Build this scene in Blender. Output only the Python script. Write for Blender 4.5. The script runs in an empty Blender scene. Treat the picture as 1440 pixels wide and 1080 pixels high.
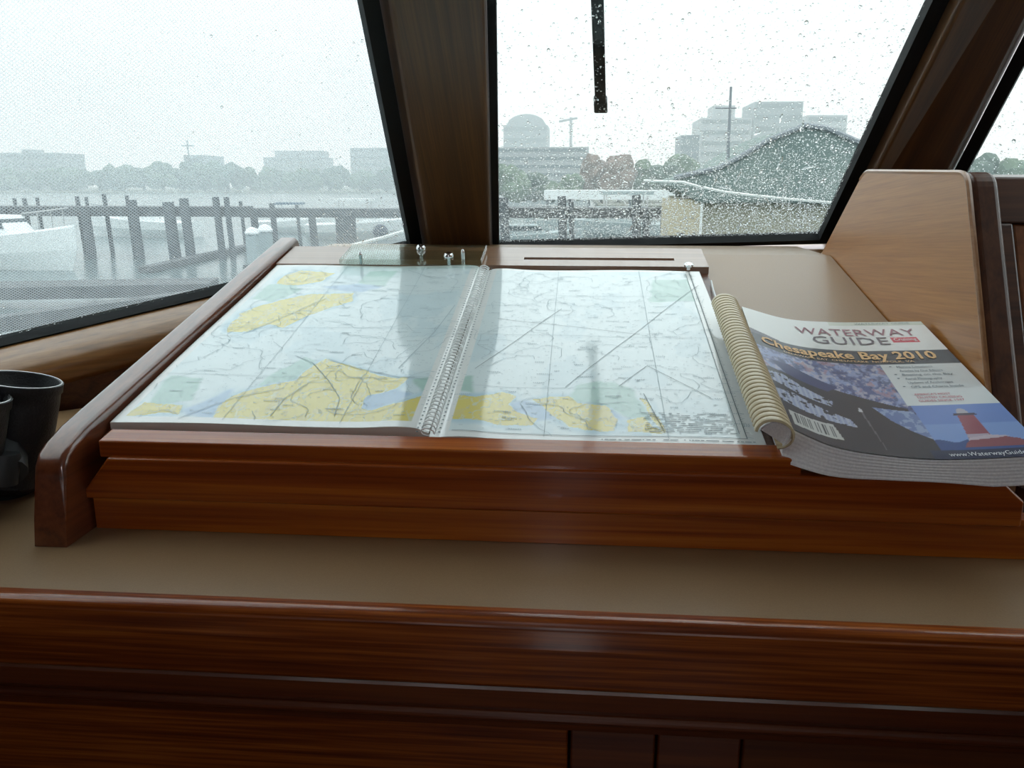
import bpy, bmesh, math, random
import numpy as np
from mathutils import Vector, Matrix, noise as mnoise
random.seed(7)
rng = np.random.default_rng(7)
sc = bpy.context.scene
col = sc.collection

# ------------------------------------------------------------------ camera, sky, exposure
FPX = 1165.0
PITCH = math.radians(13.6)
YAW = math.radians(4.65)
FH = Vector((-math.sin(YAW), math.cos(YAW), 0))
RT = Vector((math.cos(YAW), math.sin(YAW), 0))
FW = FH * math.cos(PITCH) + Vector((0, 0, -math.sin(PITCH)))
UP = RT.cross(FW)
cd = bpy.data.cameras.new('camera')
cam = bpy.data.objects.new('camera', cd)
col.objects.link(cam)
cd.sensor_width = 36
cd.lens = FPX / 1440 * 36
cd.clip_start = 0.02
cd.clip_end = 3000
cam.matrix_world = Matrix(((RT.x, UP.x, -FW.x, 0), (RT.y, UP.y, -FW.y, 0), (RT.z, UP.z, -FW.z, 0), (0, 0, 0, 1)))
sc.camera = cam

world = bpy.data.worlds.new('overcast_sky')
sc.world = world
world.use_nodes = True
nt = world.node_tree
nt.nodes.clear()
wo = nt.nodes.new('ShaderNodeOutputWorld')
bgn = nt.nodes.new('ShaderNodeBackground')
tc = nt.nodes.new('ShaderNodeTexCoord')
sp = nt.nodes.new('ShaderNodeSeparateXYZ')
rp = nt.nodes.new('ShaderNodeValToRGB')
nz = nt.nodes.new('ShaderNodeTexNoise')
mx = nt.nodes.new('ShaderNodeMix'); mx.data_type = 'RGBA'; mx.blend_type = 'MULTIPLY'
r2 = nt.nodes.new('ShaderNodeValToRGB')
nt.links.new(tc.outputs['Generated'], sp.inputs[0])
nt.links.new(sp.outputs['Z'], rp.inputs[0])
nt.links.new(tc.outputs['Generated'], nz.inputs['Vector'])
nz.inputs['Scale'].default_value = 2.6
nz.inputs['Detail'].default_value = 5
nt.links.new(nz.outputs['Fac'], r2.inputs[0])
r2.color_ramp.elements[0].position = .33; r2.color_ramp.elements[0].color = (.84, .86, .90, 1)
r2.color_ramp.elements[1].position = .62; r2.color_ramp.elements[1].color = (1, 1, 1, 1)
e = rp.color_ramp.elements
e[0].position = 0; e[0].color = (.80, .81, .82, 1)
e[1].position = 1; e[1].color = (1.0, 1.0, 1.0, 1)
k = e.new(.02); k.color = (.84, .85, .86, 1)
k = e.new(.25); k.color = (.80, .82, .84, 1)
k = e.new(.55); k.color = (.90, .92, .95, 1)
nt.links.new(rp.outputs[0], mx.inputs['A'])
nt.links.new(r2.outputs[0], mx.inputs['B'])
mx.inputs['Factor'].default_value = 1
nt.links.new(mx.outputs['Result'], bgn.inputs['Color'])
bgn.inputs['Strength'].default_value = 2.5
nt.links.new(bgn.outputs[0], wo.inputs['Surface'])

# the small flash of the camera that took the picture, just beside its lens
fl = bpy.data.lights.new('camera_flash', 'POINT'); fl.energy = 1.1; fl.color = (1.0, .93, 1.0); fl.shadow_soft_size = .012
flo = bpy.data.objects.new('camera_flash', fl); col.objects.link(flo); flo.location = (-.035, .0, .035)

sc.view_settings.view_transform = 'Standard'
sc.view_settings.look = 'None'
sc.view_settings.exposure = 0.0
sc.view_settings.gamma = 1.0
sc.view_settings.use_curve_mapping = False
cy = sc.cycles
cy.use_denoising = True
cy.max_bounces = 14
cy.diffuse_bounces = 5
cy.glossy_bounces = 4
cy.transmission_bounces = 8
cy.transparent_max_bounces = 24
cy.volume_bounces = 1
cy.sample_clamp_indirect = 4
cy.caustics_refractive = False
cy.caustics_reflective = False

# ------------------------------------------------------------------ rays from the viewpoint to real planes
def ray(x, y): return FW + RT * ((x - 720) / FPX) - UP * ((y - 540) / FPX)
def onplane(x, y, P, n):
    d = ray(x, y); return d * (P.dot(n) / d.dot(n))
def onY(x, y, Y):
    d = ray(x, y); return d * (Y / d.y)
def onZ(x, y, Z):
    d = ray(x, y); return d * (Z / d.z)
def onX(x, y, X):
    d = ray(x, y); return d * (X / d.x)

TILT = math.radians(12.6)
NS = Vector((0, -math.sin(TILT), math.cos(TILT)))          # normal of the sloping chart table
US = Vector((0, math.cos(TILT), math.sin(TILT)))           # up the slope
P0 = Vector((0, .657, -.204))
def S(x, y, off=0.0): return onplane(x, y, P0 + NS * off, NS)
def sl(X, Y, off=0.0):                                     # point over the slope at world X, Y
    o = P0 + NS * off
    return Vector((X, Y, o.z + (Y - o.y) * math.tan(TILT)))
LAM = -.010

# ------------------------------------------------------------------ materials
MATS = {}
def base(name, color=(.5, .5, .5), rough=.5, metal=0, coat=0, coat_rough=.05, ior=1.5, emit=None, spec=.5):
    m = bpy.data.materials.new(name); m.use_nodes = True
    b = m.node_tree.nodes['Principled BSDF']
    b.inputs['Base Color'].default_value = (*color, 1)
    b.inputs['Roughness'].default_value = rough
    b.inputs['Metallic'].default_value = metal
    b.inputs['IOR'].default_value = ior
    b.inputs['Specular IOR Level'].default_value = spec
    b.inputs['Coat Weight'].default_value = coat
    b.inputs['Coat Roughness'].default_value = coat_rough
    MATS[name] = m
    return m
def N(m, t): return m.node_tree.nodes.new(t)
def L(m, a, b): m.node_tree.links.new(a, b)
def ramp(m, stops):
    r = N(m, 'ShaderNodeValToRGB'); els = r.color_ramp.elements
    els[0].position, els[0].color = stops[0][0], (*stops[0][1], 1)
    els[1].position, els[1].color = stops[-1][0], (*stops[-1][1], 1)
    for p_, c_ in stops[1:-1]:
        q = els.new(p_); q.color = (*c_, 1)
    return r
def wood(name, stops, axis='X', scale=1.0, rough=.28, coat=.9, coat_rough=.10, rot=(0, 0, 0), bump=.05, fine=.35, dist=.9, spec=.5):
    m = base(name, rough=rough, coat=coat, coat_rough=coat_rough, spec=spec)
    b = m.node_tree.nodes['Principled BSDF']
    t = N(m, 'ShaderNodeTexCoord')
    mp0 = N(m, 'ShaderNodeMapping'); mp0.inputs['Rotation'].default_value = rot
    g = N(m, 'ShaderNodeNewGeometry')
    L(m, g.outputs['Position'], mp0.inputs['Vector'])
    a, c = 1.5 * scale, 60 * scale
    sc1 = {'X': (a, c, c), 'Y': (c, a, c), 'Z': (c, c, a)}[axis]
    mp = N(m, 'ShaderNodeMapping'); mp.inputs['Scale'].default_value = sc1
    L(m, mp0.outputs[0], mp.inputs['Vector'])
    n1 = N(m, 'ShaderNodeTexNoise'); n1.inputs['Scale'].default_value = 1; n1.inputs['Detail'].default_value = 6
    n1.inputs['Distortion'].default_value = dist
    L(m, mp.outputs[0], n1.inputs['Vector'])
    mp2 = N(m, 'ShaderNodeMapping'); mp2.inputs['Scale'].default_value = tuple(s * (6 if s > 10 * scale else 5) for s in sc1)
    L(m, mp0.outputs[0], mp2.inputs['Vector'])
    n2 = N(m, 'ShaderNodeTexNoise'); n2.inputs['Scale'].default_value = 1; n2.inputs['Detail'].default_value = 3
    L(m, mp2.outputs[0], n2.inputs['Vector'])
    mm = N(m, 'ShaderNodeMix'); mm.data_type = 'FLOAT'; mm.inputs['Factor'].default_value = fine
    L(m, n1.outputs['Fac'], mm.inputs['A']); L(m, n2.outputs['Fac'], mm.inputs['B'])
    r = ramp(m, stops)
    L(m, mm.outputs['Result'], r.inputs[0]); L(m, r.outputs[0], b.inputs['Base Color'])
    bp = N(m, 'ShaderNodeBump'); bp.inputs['Strength'].default_value = bump; bp.inputs['Distance'].default_value = .001
    L(m, mm.outputs['Result'], bp.inputs['Height']); L(m, bp.outputs[0], b.inputs['Normal'])
    return m
TEAK = [(.28, (.14, .020, .002)), (.45, (.29, .058, .006)), (.58, (.42, .110, .009)), (.74, (.56, .18, .020))]
DARK = [(.30, (.040, .011, .004)), (.50, (.085, .026, .009)), (.70, (.14, .048, .016))]
POST = [(.30, (.035, .013, .004)), (.48, (.075, .030, .007)), (.60, (.115, .048, .010)), (.72, (.16, .070, .015))]
OAK = [(.30, (.30, .11, .022)), (.50, (.40, .165, .036)), (.70, (.48, .21, .055))]
teak = wood('teak_varnished', TEAK, 'X', coat=.6, coat_rough=.12, dist=2.0, scale=.7, spec=.25, fine=.42)
teak_edge = wood('teak_front_edge', [(.30, (.07, .013, .002)), (.45, (.17, .034, .004)), (.56, (.28, .068, .008)), (.70, (.44, .135, .018))], 'X', coat=.6, coat_rough=.12, spec=.25, fine=.6)
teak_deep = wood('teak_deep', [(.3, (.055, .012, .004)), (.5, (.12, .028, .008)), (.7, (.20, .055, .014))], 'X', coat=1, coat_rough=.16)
teak_rail = wood('teak_rail', [(.3, (.060, .016, .006)), (.5, (.13, .032, .010)), (.7, (.19, .055, .018))], 'Y', coat=1, coat_rough=.16)
teak_post = wood('teak_post', POST, 'Z', rough=.45, coat=.3, coat_rough=.3, rot=(math.radians(-48), 0, 0))
teak_sill = wood('teak_sill', [(.3, (.13, .055, .014)), (.5, (.23, .105, .030)), (.7, (.33, .16, .05))], 'X', rough=.3, coat=.9, coat_rough=.25, rot=(0, 0, math.radians(-40)))
dark_wood = wood('dark_wood', DARK, 'X', rough=.4, coat=.4, coat_rough=.2)
dark_upright = wood('dark_wood_upright', DARK, 'Z', rough=.4, coat=.5, coat_rough=.2)
oak = wood('panel_veneer', OAK, 'Y', scale=2.2, rough=.38, coat=.6, coat_rough=.3, rot=(math.radians(5), 0, 0), bump=.02, fine=.5)

def speckled(name, c1, c2, scale, rough, coat=0, coat_rough=.1, bump=0):
    m = base(name, rough=rough, coat=coat, coat_rough=coat_rough)
    b = m.node_tree.nodes['Principled BSDF']
    g = N(m, 'ShaderNodeNewGeometry'); n = N(m, 'ShaderNodeTexNoise')
    n.inputs['Scale'].default_value = scale; n.inputs['Detail'].default_value = 4
    L(m, g.outputs['Position'], n.inputs['Vector'])
    r = ramp(m, [(.3, c1), (.7, c2)])
    L(m, n.outputs['Fac'], r.inputs[0]); L(m, r.outputs[0], b.inputs['Base Color'])
    if bump:
        bp = N(m, 'ShaderNodeBump'); bp.inputs['Strength'].default_value = bump; bp.inputs['Distance'].default_value = .01
        L(m, n.outputs['Fac'], bp.inputs['Height']); L(m, bp.outputs[0], b.inputs['Normal'])
    return m
laminate = speckled('tan_laminate', (.235, .140, .068), (.265, .165, .082), 900, .42, coat=.35, coat_rough=.22)
headliner = base('headliner', (.55, .52, .46), .8)
cabin_floor = wood('cabin_floor', DARK, 'Y', coat=.2, coat_rough=.3)
rubber = base('black_rubber', (.008, .010, .011), .65, spec=.25)
matte_black = base('matte_black', (.010, .011, .012), .5)
bin_black = speckled('pebbled_black', (.008, .009, .010), (.02, .022, .024), 500, .45, bump=.2)
bin_grey = base('dark_grey_rubber', (.035, .042, .045), .5)
glint = base('coated_lens', (.01, .012, .03), .05, coat=1, coat_rough=.02)
chrome = base('chrome', (.75, .75, .76), .12, metal=1)
steel = base('steel', (.5, .5, .5), .3, metal=1)
paper_edge = base('paper_edge', (.66, .62, .56), .7)
block_edge = speckled('magazine_page_edges', (.78, .78, .80), (.93, .93, .93), 600, .7)
coil_cream = base('cream_plastic', (.58, .48, .30), .35, coat=.3)
coil_clear = base('white_wire', (.80, .82, .82), .3, coat=.5)
ink = base('ink', (.34, .42, .45), .5)
ink_dark = base('dark_ink', (.10, .14, .15), .5)

def colattr(name, rough=.4, coat=0, coat_rough=.1, ior=1.5):
    m = base(name, rough=rough, coat=coat, coat_rough=coat_rough)
    a = N(m, 'ShaderNodeVertexColor'); a.layer_name = 'Col'
    L(m, a.outputs[0], m.node_tree.nodes['Principled BSDF'].inputs['Base Color'])
    return m
chart_mat = colattr('printed_chart', .45, coat=1, coat_rough=.09)
chart_mat.node_tree.nodes['Principled BSDF'].inputs['Coat IOR'].default_value = 1.75
cover_mat = colattr('printed_cover', .45, coat=.4, coat_rough=.16)

def schlick(m, f0):
    lw = N(m, 'ShaderNodeLayerWeight'); lw.inputs['Blend'].default_value = .5
    pw = N(m, 'ShaderNodeMath'); pw.operation = 'POWER'; pw.inputs[1].default_value = 5
    ma = N(m, 'ShaderNodeMath'); ma.operation = 'MULTIPLY_ADD'; ma.inputs[1].default_value = 1 - f0; ma.inputs[2].default_value = f0
    L(m, lw.outputs['Facing'], pw.inputs[0]); L(m, pw.outputs[0], ma.inputs[0])
    return ma
def glass_pane_mat():
    m = bpy.data.materials.new('wet_window_glass'); m.use_nodes = True
    t = m.node_tree; t.nodes.clear()
    o = N(m, 'ShaderNodeOutputMaterial'); tr = N(m, 'ShaderNodeBsdfTransparent'); gl = N(m, 'ShaderNodeBsdfGlossy')
    tr.inputs['Color'].default_value = (.93, .985, .975, 1)
    gl.inputs['Roughness'].default_value = .02
    fr = schlick(m, .02)
    mix = N(m, 'ShaderNodeMixShader')
    L(m, fr.outputs[0], mix.inputs[0]); L(m, tr.outputs[0], mix.inputs[1]); L(m, gl.outputs[0], mix.inputs[2])
    L(m, mix.outputs[0], o.inputs['Surface'])
    return m
pane_glass = glass_pane_mat()
def clear_mat(name, color, ior, rough=0.0):
    m = bpy.data.materials.new(name); m.use_nodes = True
    t = m.node_tree; t.nodes.clear()
    o = N(m, 'ShaderNodeOutputMaterial'); g = N(m, 'ShaderNodeBsdfGlass')
    g.inputs['Color'].default_value = (*color, 1); g.inputs['IOR'].default_value = ior; g.inputs['Roughness'].default_value = rough
    L(m, g.outputs[0], o.inputs['Surface'])
    return m
water_drop = clear_mat('rain_water', (1, 1, 1), 1.33)
def acrylic_mat():
    m = bpy.data.materials.new('clear_acrylic'); m.use_nodes = True
    t = m.node_tree; t.nodes.clear()
    o = N(m, 'ShaderNodeOutputMaterial'); tr = N(m, 'ShaderNodeBsdfTransparent'); gl = N(m, 'ShaderNodeBsdfGlossy')
    tr.inputs['Color'].default_value = (.86, .93, .91, 1); gl.inputs['Roughness'].default_value = .05
    fr = schlick(m, .06)
    mix = N(m, 'ShaderNodeMixShader')
    L(m, fr.outputs[0], mix.inputs[0]); L(m, tr.outputs[0], mix.inputs[1]); L(m, gl.outputs[0], mix.inputs[2])
    L(m, mix.outputs[0], o.inputs['Surface'])
    return m
acrylic = acrylic_mat()
def screen_mat():
    m = bpy.data.materials.new('white_mesh_weave'); m.use_nodes = True
    t = m.node_tree; t.nodes.clear()
    o = N(m, 'ShaderNodeOutputMaterial'); tr = N(m, 'ShaderNodeBsdfTransparent')
    df = N(m, 'ShaderNodeBsdfDiffuse'); tl = N(m, 'ShaderNodeBsdfTranslucent')
    df.inputs['Color'].default_value = (.74, .79, .84, 1); tl.inputs['Color'].default_value = (.76, .81, .86, 1)
    ms = N(m, 'ShaderNodeMixShader'); ms.inputs[0].default_value = .5
    L(m, df.outputs[0], ms.inputs[1]); L(m, tl.outputs[0], ms.inputs[2])
    uv = N(m, 'ShaderNodeUVMap')
    fac = None
    for ang in (38, -52):
        mp = N(m, 'ShaderNodeMapping'); mp.inputs['Rotation'].default_value = (0, 0, math.radians(ang))
        mp.inputs['Scale'].default_value = (1, 1, 1)
        L(m, uv.outputs[0], mp.inputs['Vector'])
        w = N(m, 'ShaderNodeTexWave'); w.inputs['Scale'].default_value = 2 * math.pi / .0034 / 20.0
        w.bands_direction = 'X'
        L(m, mp.outputs[0], w.inputs['Vector'])
        r = ramp(m, [(.25, (0, 0, 0)), (.95, (1, 1, 1))]); L(m, w.outputs['Fac'], r.inputs[0])
        if fac is None: fac = r
        else:
            mxx = N(m, 'ShaderNodeMath'); mxx.operation = 'MAXIMUM'
            L(m, fac.outputs[0], mxx.inputs[0]); L(m, r.outputs[0], mxx.inputs[1]); fac = mxx
    mu = N(m, 'ShaderNodeMath'); mu.operation = 'MULTIPLY'; mu.inputs[1].default_value = .50
    L(m, fac.outputs[0], mu.inputs[0])
    mix = N(m, 'ShaderNodeMixShader')
    L(m, mu.outputs[0], mix.inputs[0]); L(m, tr.outputs[0], mix.inputs[1]); L(m, ms.outputs[0], mix.inputs[2])
    L(m, mix.outputs[0], o.inputs['Surface'])
    return m
screen_weave = screen_mat()

# outdoor materials
water_mat = speckled('harbour_water', (.09, .13, .135), (.12, .16, .165), .8, .22, bump=.25)
water_mat.node_tree.nodes['Principled BSDF'].inputs['IOR'].default_value = 1.45
dock_wood = speckled('weathered_dock_wood', (.06, .065, .07), (.13, .135, .14), 3, .8)
pile_wood = speckled('piling_wood', (.06, .07, .08), (.12, .13, .14), 4, .8)
hull_white = base('white_gelcoat', (.78, .80, .80), .3)
hull_grey = base('grey_gelcoat', (.34, .40, .41), .4)
boat_glass = base('boat_window', (.03, .05, .06), .2)
canvas_blue = base('blue_canvas', (.10, .16, .22), .8)
canvas_beige = speckled('beige_canvas', (.44, .38, .26), (.52, .46, .33), 1.2, .8)
canvas_tan = speckled('olive_tan_canvas', (.25, .24, .17), (.31, .30, .22), 1.0, .8)
roof_green = speckled('grey_green_roof', (.12, .17, .16), (.19, .24, .22), .8, .7)
leaf_a = speckled('dark_foliage', (.035, .06, .045), (.09, .13, .09), .9, .9)
leaf_b = speckled('mid_foliage', (.06, .10, .06), (.14, .19, .12), .9, .9)
leaf_c = speckled('reddish_foliage', (.13, .09, .07), (.22, .15, .12), .9, .9)
bark = base('bark', (.06, .05, .04), .9)
concrete = speckled('pale_concrete', (.30, .31, .32), (.36, .37, .38), .3, .85)
concrete_d = speckled('grey_concrete', (.17, .19, .20), (.23, .25, .26), .3, .85)
dark_clad = base('dark_cladding', (.05, .065, .09), .5)
win_dark = base('window_band', (.07, .09, .10), .3)
soil = speckled('shore_ground', (.10, .11, .08), (.18, .18, .14), .2, .9)
rope_mat = base('white_rope', (.75, .75, .72), .7)
crane_mat = base('crane_steel', (.22, .24, .26), .6)

# ------------------------------------------------------------------ object helpers
def tag(o, label=None, cat=None, group=None, kind=None):
    if label: o['label'] = label
    if cat: o['category'] = cat
    if group: o['group'] = group
    if kind: o['kind'] = kind
    return o
def thing(name, label, cat, loc=(0, 0, 0), group=None):
    o = bpy.data.objects.new(name, None); col.objects.link(o)
    o.location = Vector(loc); o.empty_display_size = .05
    return tag(o, label, cat, group)
def wloc(o):
    v = Vector((0, 0, 0))
    while o: v += o.location; o = o.parent
    return v
def obj(name, bm, mat, parent=None, smooth=False, origin=None):
    """geometry in bm is in world coordinates; origin re-bases the mesh"""
    me = bpy.data.meshes.new(name)
    o = bpy.data.objects.new(name, me)
    base_ = Vector(origin) if origin is not None else None
    pw = wloc(parent) if parent else Vector((0, 0, 0))
    if base_ is None: base_ = pw
    bmesh.ops.translate(bm, verts=bm.verts, vec=-base_)
    bmesh.ops.recalc_face_normals(bm, faces=bm.faces)
    bm.to_mesh(me); bm.free()
    if smooth:
        for p_ in me.polygons: p_.use_smooth = True
        me.set_sharp_from_angle(angle=math.radians(38))
        if name in ('side_rail', 'trim_2', 'trim_3', 'trim_4'):
            o.modifiers.new('wn', 'WEIGHTED_NORMAL').keep_sharp = True
    for mm in (mat if isinstance(mat, (list, tuple)) else [mat]): me.materials.append(mm)
    col.objects.link(o)
    if parent: o.parent = parent
    o.location = base_ - pw
    return o
def struct(name, bm, mat, parent=None, smooth=False):
    o = obj(name, bm, mat, parent, smooth)
    o['kind'] = 'structure'
    return o
def nb(): return bmesh.new()
def hexa(bm, b4, t4):
    """8-corner solid: bottom loop and top loop"""
    vb = [bm.verts.new(v) for v in b4]; vt = [bm.verts.new(v) for v in t4]
    n = len(vb)
    bm.faces.new(vb[::-1]); bm.faces.new(vt)
    for i in range(n):
        j = (i + 1) % n
        bm.faces.new((vb[i], vb[j], vt[j], vt[i]))
    return bm
def box(bm, x0, x1, y0, y1, z0, z1):
    return hexa(bm, [(x0, y0, z0), (x1, y0, z0), (x1, y1, z0), (x0, y1, z0)], [(x0, y0, z1), (x1, y0, z1), (x1, y1, z1), (x0, y1, z1)])
def prism(bm, pts, vec):
    pts = [Vector(q) for q in pts]; vec = Vector(vec)
    return hexa(bm, pts, [q + vec for q in pts])
def bevel(bm, w, seg=3, angle=30):
    bmesh.ops.recalc_face_normals(bm, faces=bm.faces)
    es = [e_ for e_ in bm.edges if len(e_.link_faces) == 2 and e_.calc_face_angle(0) > math.radians(angle)]
    bmesh.ops.bevel(bm, geom=es, offset=w, segments=seg, profile=.5, affect='EDGES', clamp_overlap=True)
    return bm
def tube(bm, pts, r, seg=8, cap=True):
    pts = [Vector(q) for q in pts]
    rr = r if isinstance(r, (list, tuple)) else [r] * len(pts)
    rings = []; prev = None
    for i, q in enumerate(pts):
        d = (pts[min(i + 1, len(pts) - 1)] - pts[max(i - 1, 0)])
        d = d.normalized() if d.length > 1e-9 else Vector((0, 0, 1))
        if prev is None:
            a = d.orthogonal().normalized()
        else:
            a = (prev - d * prev.dot(d)).normalized()
        prev = a; b = d.cross(a)
        rings.append([bm.verts.new(q + (a * math.cos(2 * math.pi * k_ / seg) + b * math.sin(2 * math.pi * k_ / seg)) * rr[i]) for k_ in range(seg)])
    for A_, B_ in zip(rings, rings[1:]):
        for k_ in range(seg):
            bm.faces.new((A_[k_], A_[(k_ + 1) % seg], B_[(k_ + 1) % seg], B_[k_]))
    if cap:
        bm.faces.new(rings[0][::-1]); bm.faces.new(rings[-1])
    return bm
def lathe(bm, prof, seg=24, M=None):
    """prof: (radius, height) pairs, revolved about local Z, transformed by M"""
    M = M or Matrix.Identity(4)
    rings = [[bm.verts.new(M @ Vector((r * math.cos(2 * math.pi * k_ / seg), r * math.sin(2 * math.pi * k_ / seg), h))) for k_ in range(seg)] for r, h in prof]
    for A_, B_ in zip(rings, rings[1:]):
        for k_ in range(seg):
            bm.faces.new((A_[k_], A_[(k_ + 1) % seg], B_[(k_ + 1) % seg], B_[k_]))
    bm.faces.new(rings[0][::-1]); bm.faces.new(rings[-1])
    return bm
def frame_mat(loc, zdir, xdir=None):
    z = Vector(zdir).normalized()
    x = Vector(xdir) if xdir else z.orthogonal()
    x = (x - z * x.dot(z)).normalized(); y = z.cross(x)
    return Matrix(((x.x, y.x, z.x, loc[0]), (x.y, y.y, z.y, loc[1]), (x.z, y.z, z.z, loc[2]), (0, 0, 0, 1)))
def copy_tree(o, parent=None):
    c = o.copy(); col.objects.link(c)
    if parent: c.parent = parent
    for ch in list(o.children): copy_tree(ch, c)
    return c

# ------------------------------------------------------------------ window planes
A = onY(592, 345, 1.4)                 # foot of the left post, outer side
B = onY(530, 0, 1.05)
C_ = onY(0, 487, 1.0)
DV = (B - A)                           # direction up the rake
MX = .135                              # centre line of the windscreen
def mir(v): return Vector((2 * MX - v.x, v.y, v.z))
ATOP = A + DV * 1.62
LB = A + (C_ - A) * 1.35
kz = (ATOP.z - LB.z) / DV.z
LT = LB + DV * kz
nL = (B - A).cross(C_ - A).normalized()
if nL.y < 0: nL = -nL                 # outward
ZT = ATOP.z
# centre pane plane
CA = onY(693, 350, 1.4); CB = onY(1165, 337, 1.4)
CTL = onY(685, 0, 1.05); CTR = onY(1330, 0, 1.05)
def ext(a, b, z): return a + (b - a) * ((z - a.z) / (b.z - a.z))
CTLt = ext(CA, CTL, ZT); CTRt = ext(CB, CTR, ZT)
nC = (CB - CA).cross(CTL - CA).normalized()
if nC.y < 0: nC = -nC

# ------------------------------------------------------------------ structure: hull of the wheelhouse
ZF = -1.35
bm = nb(); box(bm, -1.0, 1.27, -3.1, 1.6, ZF - .05, ZF); struct('floor', bm, cabin_floor)
bm = nb()
prism(bm, [(-1.0, -3.1, ZT), (1.27, -3.1, ZT), (1.27, LT.y + .0, ZT), (mir(ATOP).x, ATOP.y, ZT), (ATOP.x, ATOP.y, ZT), (-1.0, LT.y, ZT)], (0, 0, .05))
struct('ceiling', bm, headliner)
def wall_with_hole(name, X, th):
    bm = nb()
    y0, y1, z0, z1 = -2.5, -1.9, -.20, .20
    def pr(pts): prism(bm, [(X, y_, z_) for y_, z_ in pts], (th, 0, 0))
    pr([(-3.05, ZF), (y0, ZF), (y0, ZT), (-3.05, ZT)])
    pr([(y0, ZF), (y1, ZF), (y1, z0), (y0, z0)])
    pr([(y0, z1), (y1, z1), (y1, ZT), (y0, ZT)])
    pr([(y1, ZF), (LB.y, ZF), (LB.y, LB.z), (LT.y, ZT), (y1, ZT)])
    struct(name, bm, dark_wood)
    return y0, y1, z0, z1
hy0, hy1, hz0, hz1 = wall_with_hole('wall_left', LB.x - .03, .03)
wall_with_hole('wall_right', mir(LB).x, .03)
# rear wall with a tall doorway
bm = nb()
box(bm, -1.0, -.17, -3.1, -3.05, ZF, -.30); box(bm, .10, 1.27, -3.1, -3.05, ZF, -.30); box(bm, -1.0, 1.27, -3.1, -3.05, .25, ZT)
for xa_, xb_ in ((-1.0, -.78), (-.40, -.17), (.10, .35), (.95, 1.27)): box(bm, xa_, xb_, -3.1, -3.05, -.30, .25)
struct('wall_back', bm, dark_wood)
bm = nb(); box(bm, -.9, 1.2, -4.6, -3.1, ZF - .08, ZF - .02)
struct('trim_1', bm, hull_white)       # aft deck beyond the doorway

# front walls beneath the panes
bm = nb(); prism(bm, [(CA.x - .16, 1.42, ZF), (CB.x + .16, 1.42, ZF), (CB.x + .16, 1.42, CB.z - .012), (CA.x - .16, 1.42, CA.z - .012)], (0, .03, 0))
struct('wall_front', bm, dark_wood)
hn = Vector((-(C_ - A).y, (C_ - A).x, 0)).normalized()
if hn.y < 0: hn = -hn
def side_wall(flip):
    f = mir if flip else (lambda v: v)
    a, c = Vector((A.x, A.y, 0)) - hn * .040, Vector((LB.x, LB.y, 0)) - hn * .045
    bm = nb()
    prism(bm, [f(Vector((a.x, a.y, ZF))), f(Vector((c.x, c.y, ZF))), f(Vector((c.x, c.y, LB.z - .02))), f(Vector((a.x, a.y, A.z - .02)))], f(hn * .03) - f(Vector((0, 0, 0))))
    struct('wall_front_right' if flip else 'wall_front_left', bm, dark_wood)
    # rounded sill moulding following the foot of the pane
    bm = nb()
    u = (LB - A).normalized()
    prof = [(-.004, .004), (.030, -.006), (.050, -.014), (.062, -.026), (.066, -.040), (.060, -.054), (.046, -.062), (-.004, -.066)]
    r0 = [f(A - u * .02 - hn * p_ + Vector((0, 0, q_))) for p_, q_ in prof]
    r1 = [f(LB + u * .02 - hn * p_ + Vector((0, 0, q_))) for p_, q_ in prof]
    hexa(bm, r0, r1)
    bevel(bm, .006, 3, 18)
    return struct('trim_3' if flip else 'trim_2', bm, teak_sill, smooth=True)
side_wall(False); side_wall(True)
# centre sill
bm = nb()
prism(bm, [(CA.x - .13, 1.42, CA.z - .004), (CA.x - .13, 1.37, CA.z - .012), (CA.x - .13, 1.37, CA.z - .04), (CA.x - .13, 1.42, CA.z - .05)], (CB.x - CA.x + .26, 0, CB.z - CA.z))
bevel(bm, .008, 3); struct('trim_4', bm, teak_sill, smooth=True)

# panes
def pane(name, corners, n, seal_w, label_i):
    bm = nb()
    vs = [Vector(q) for q in corners]
    hexa(bm, vs, [q + n * .005 for q in vs])
    o = struct(name, bm, pane_glass)
    c = sum(vs, Vector()) / 4
    # black rubber gasket all round, built on the inside face
    bm = nb()
    def inset(i):
        p_, a, b = vs[i], vs[(i - 1) % 4], vs[(i + 1) % 4]
        da, db = (a - p_).normalized(), (b - p_).normalized()
        s_ = math.sqrt(max(1e-6, 1 - da.dot(db) ** 2))
        return p_ + da * (seal_w[i] / s_) + db * (seal_w[(i - 1) % 4] / s_)
    ins = [inset(i) for i in range(4)]
    for i in range(4):
        j = (i + 1) % 4
        q = [vs[i], vs[j], ins[j], ins[i]]
        hexa(bm, [v - n * .008 for v in q], [v + n * .010 for v in q])
    struct('window_seal', bm, rubber, o)
    return o
w1 = pane('window_1', [A, LB, LT, ATOP], nL, (.009, .02, .02, .021), 1)
w2 = pane('window_2', [CA, CB, CTRt, CTLt], nC, (.010, .018, .015, .011), 2)
nR = Vector((-nL.x, nL.y, nL.z))
w3 = pane('window_3', [mir(A), mir(LB), mir(LT), mir(ATOP)], nR, (.010, .016, .016, .016), 3)
for i, X in enumerate((LB.x - .02, mir(LB).x + .015)):
    bm = nb(); box(bm, X, X + .005, hy0, hy1, hz0, hz1); struct('window_%d' % (4 + i), bm, pane_glass)
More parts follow.
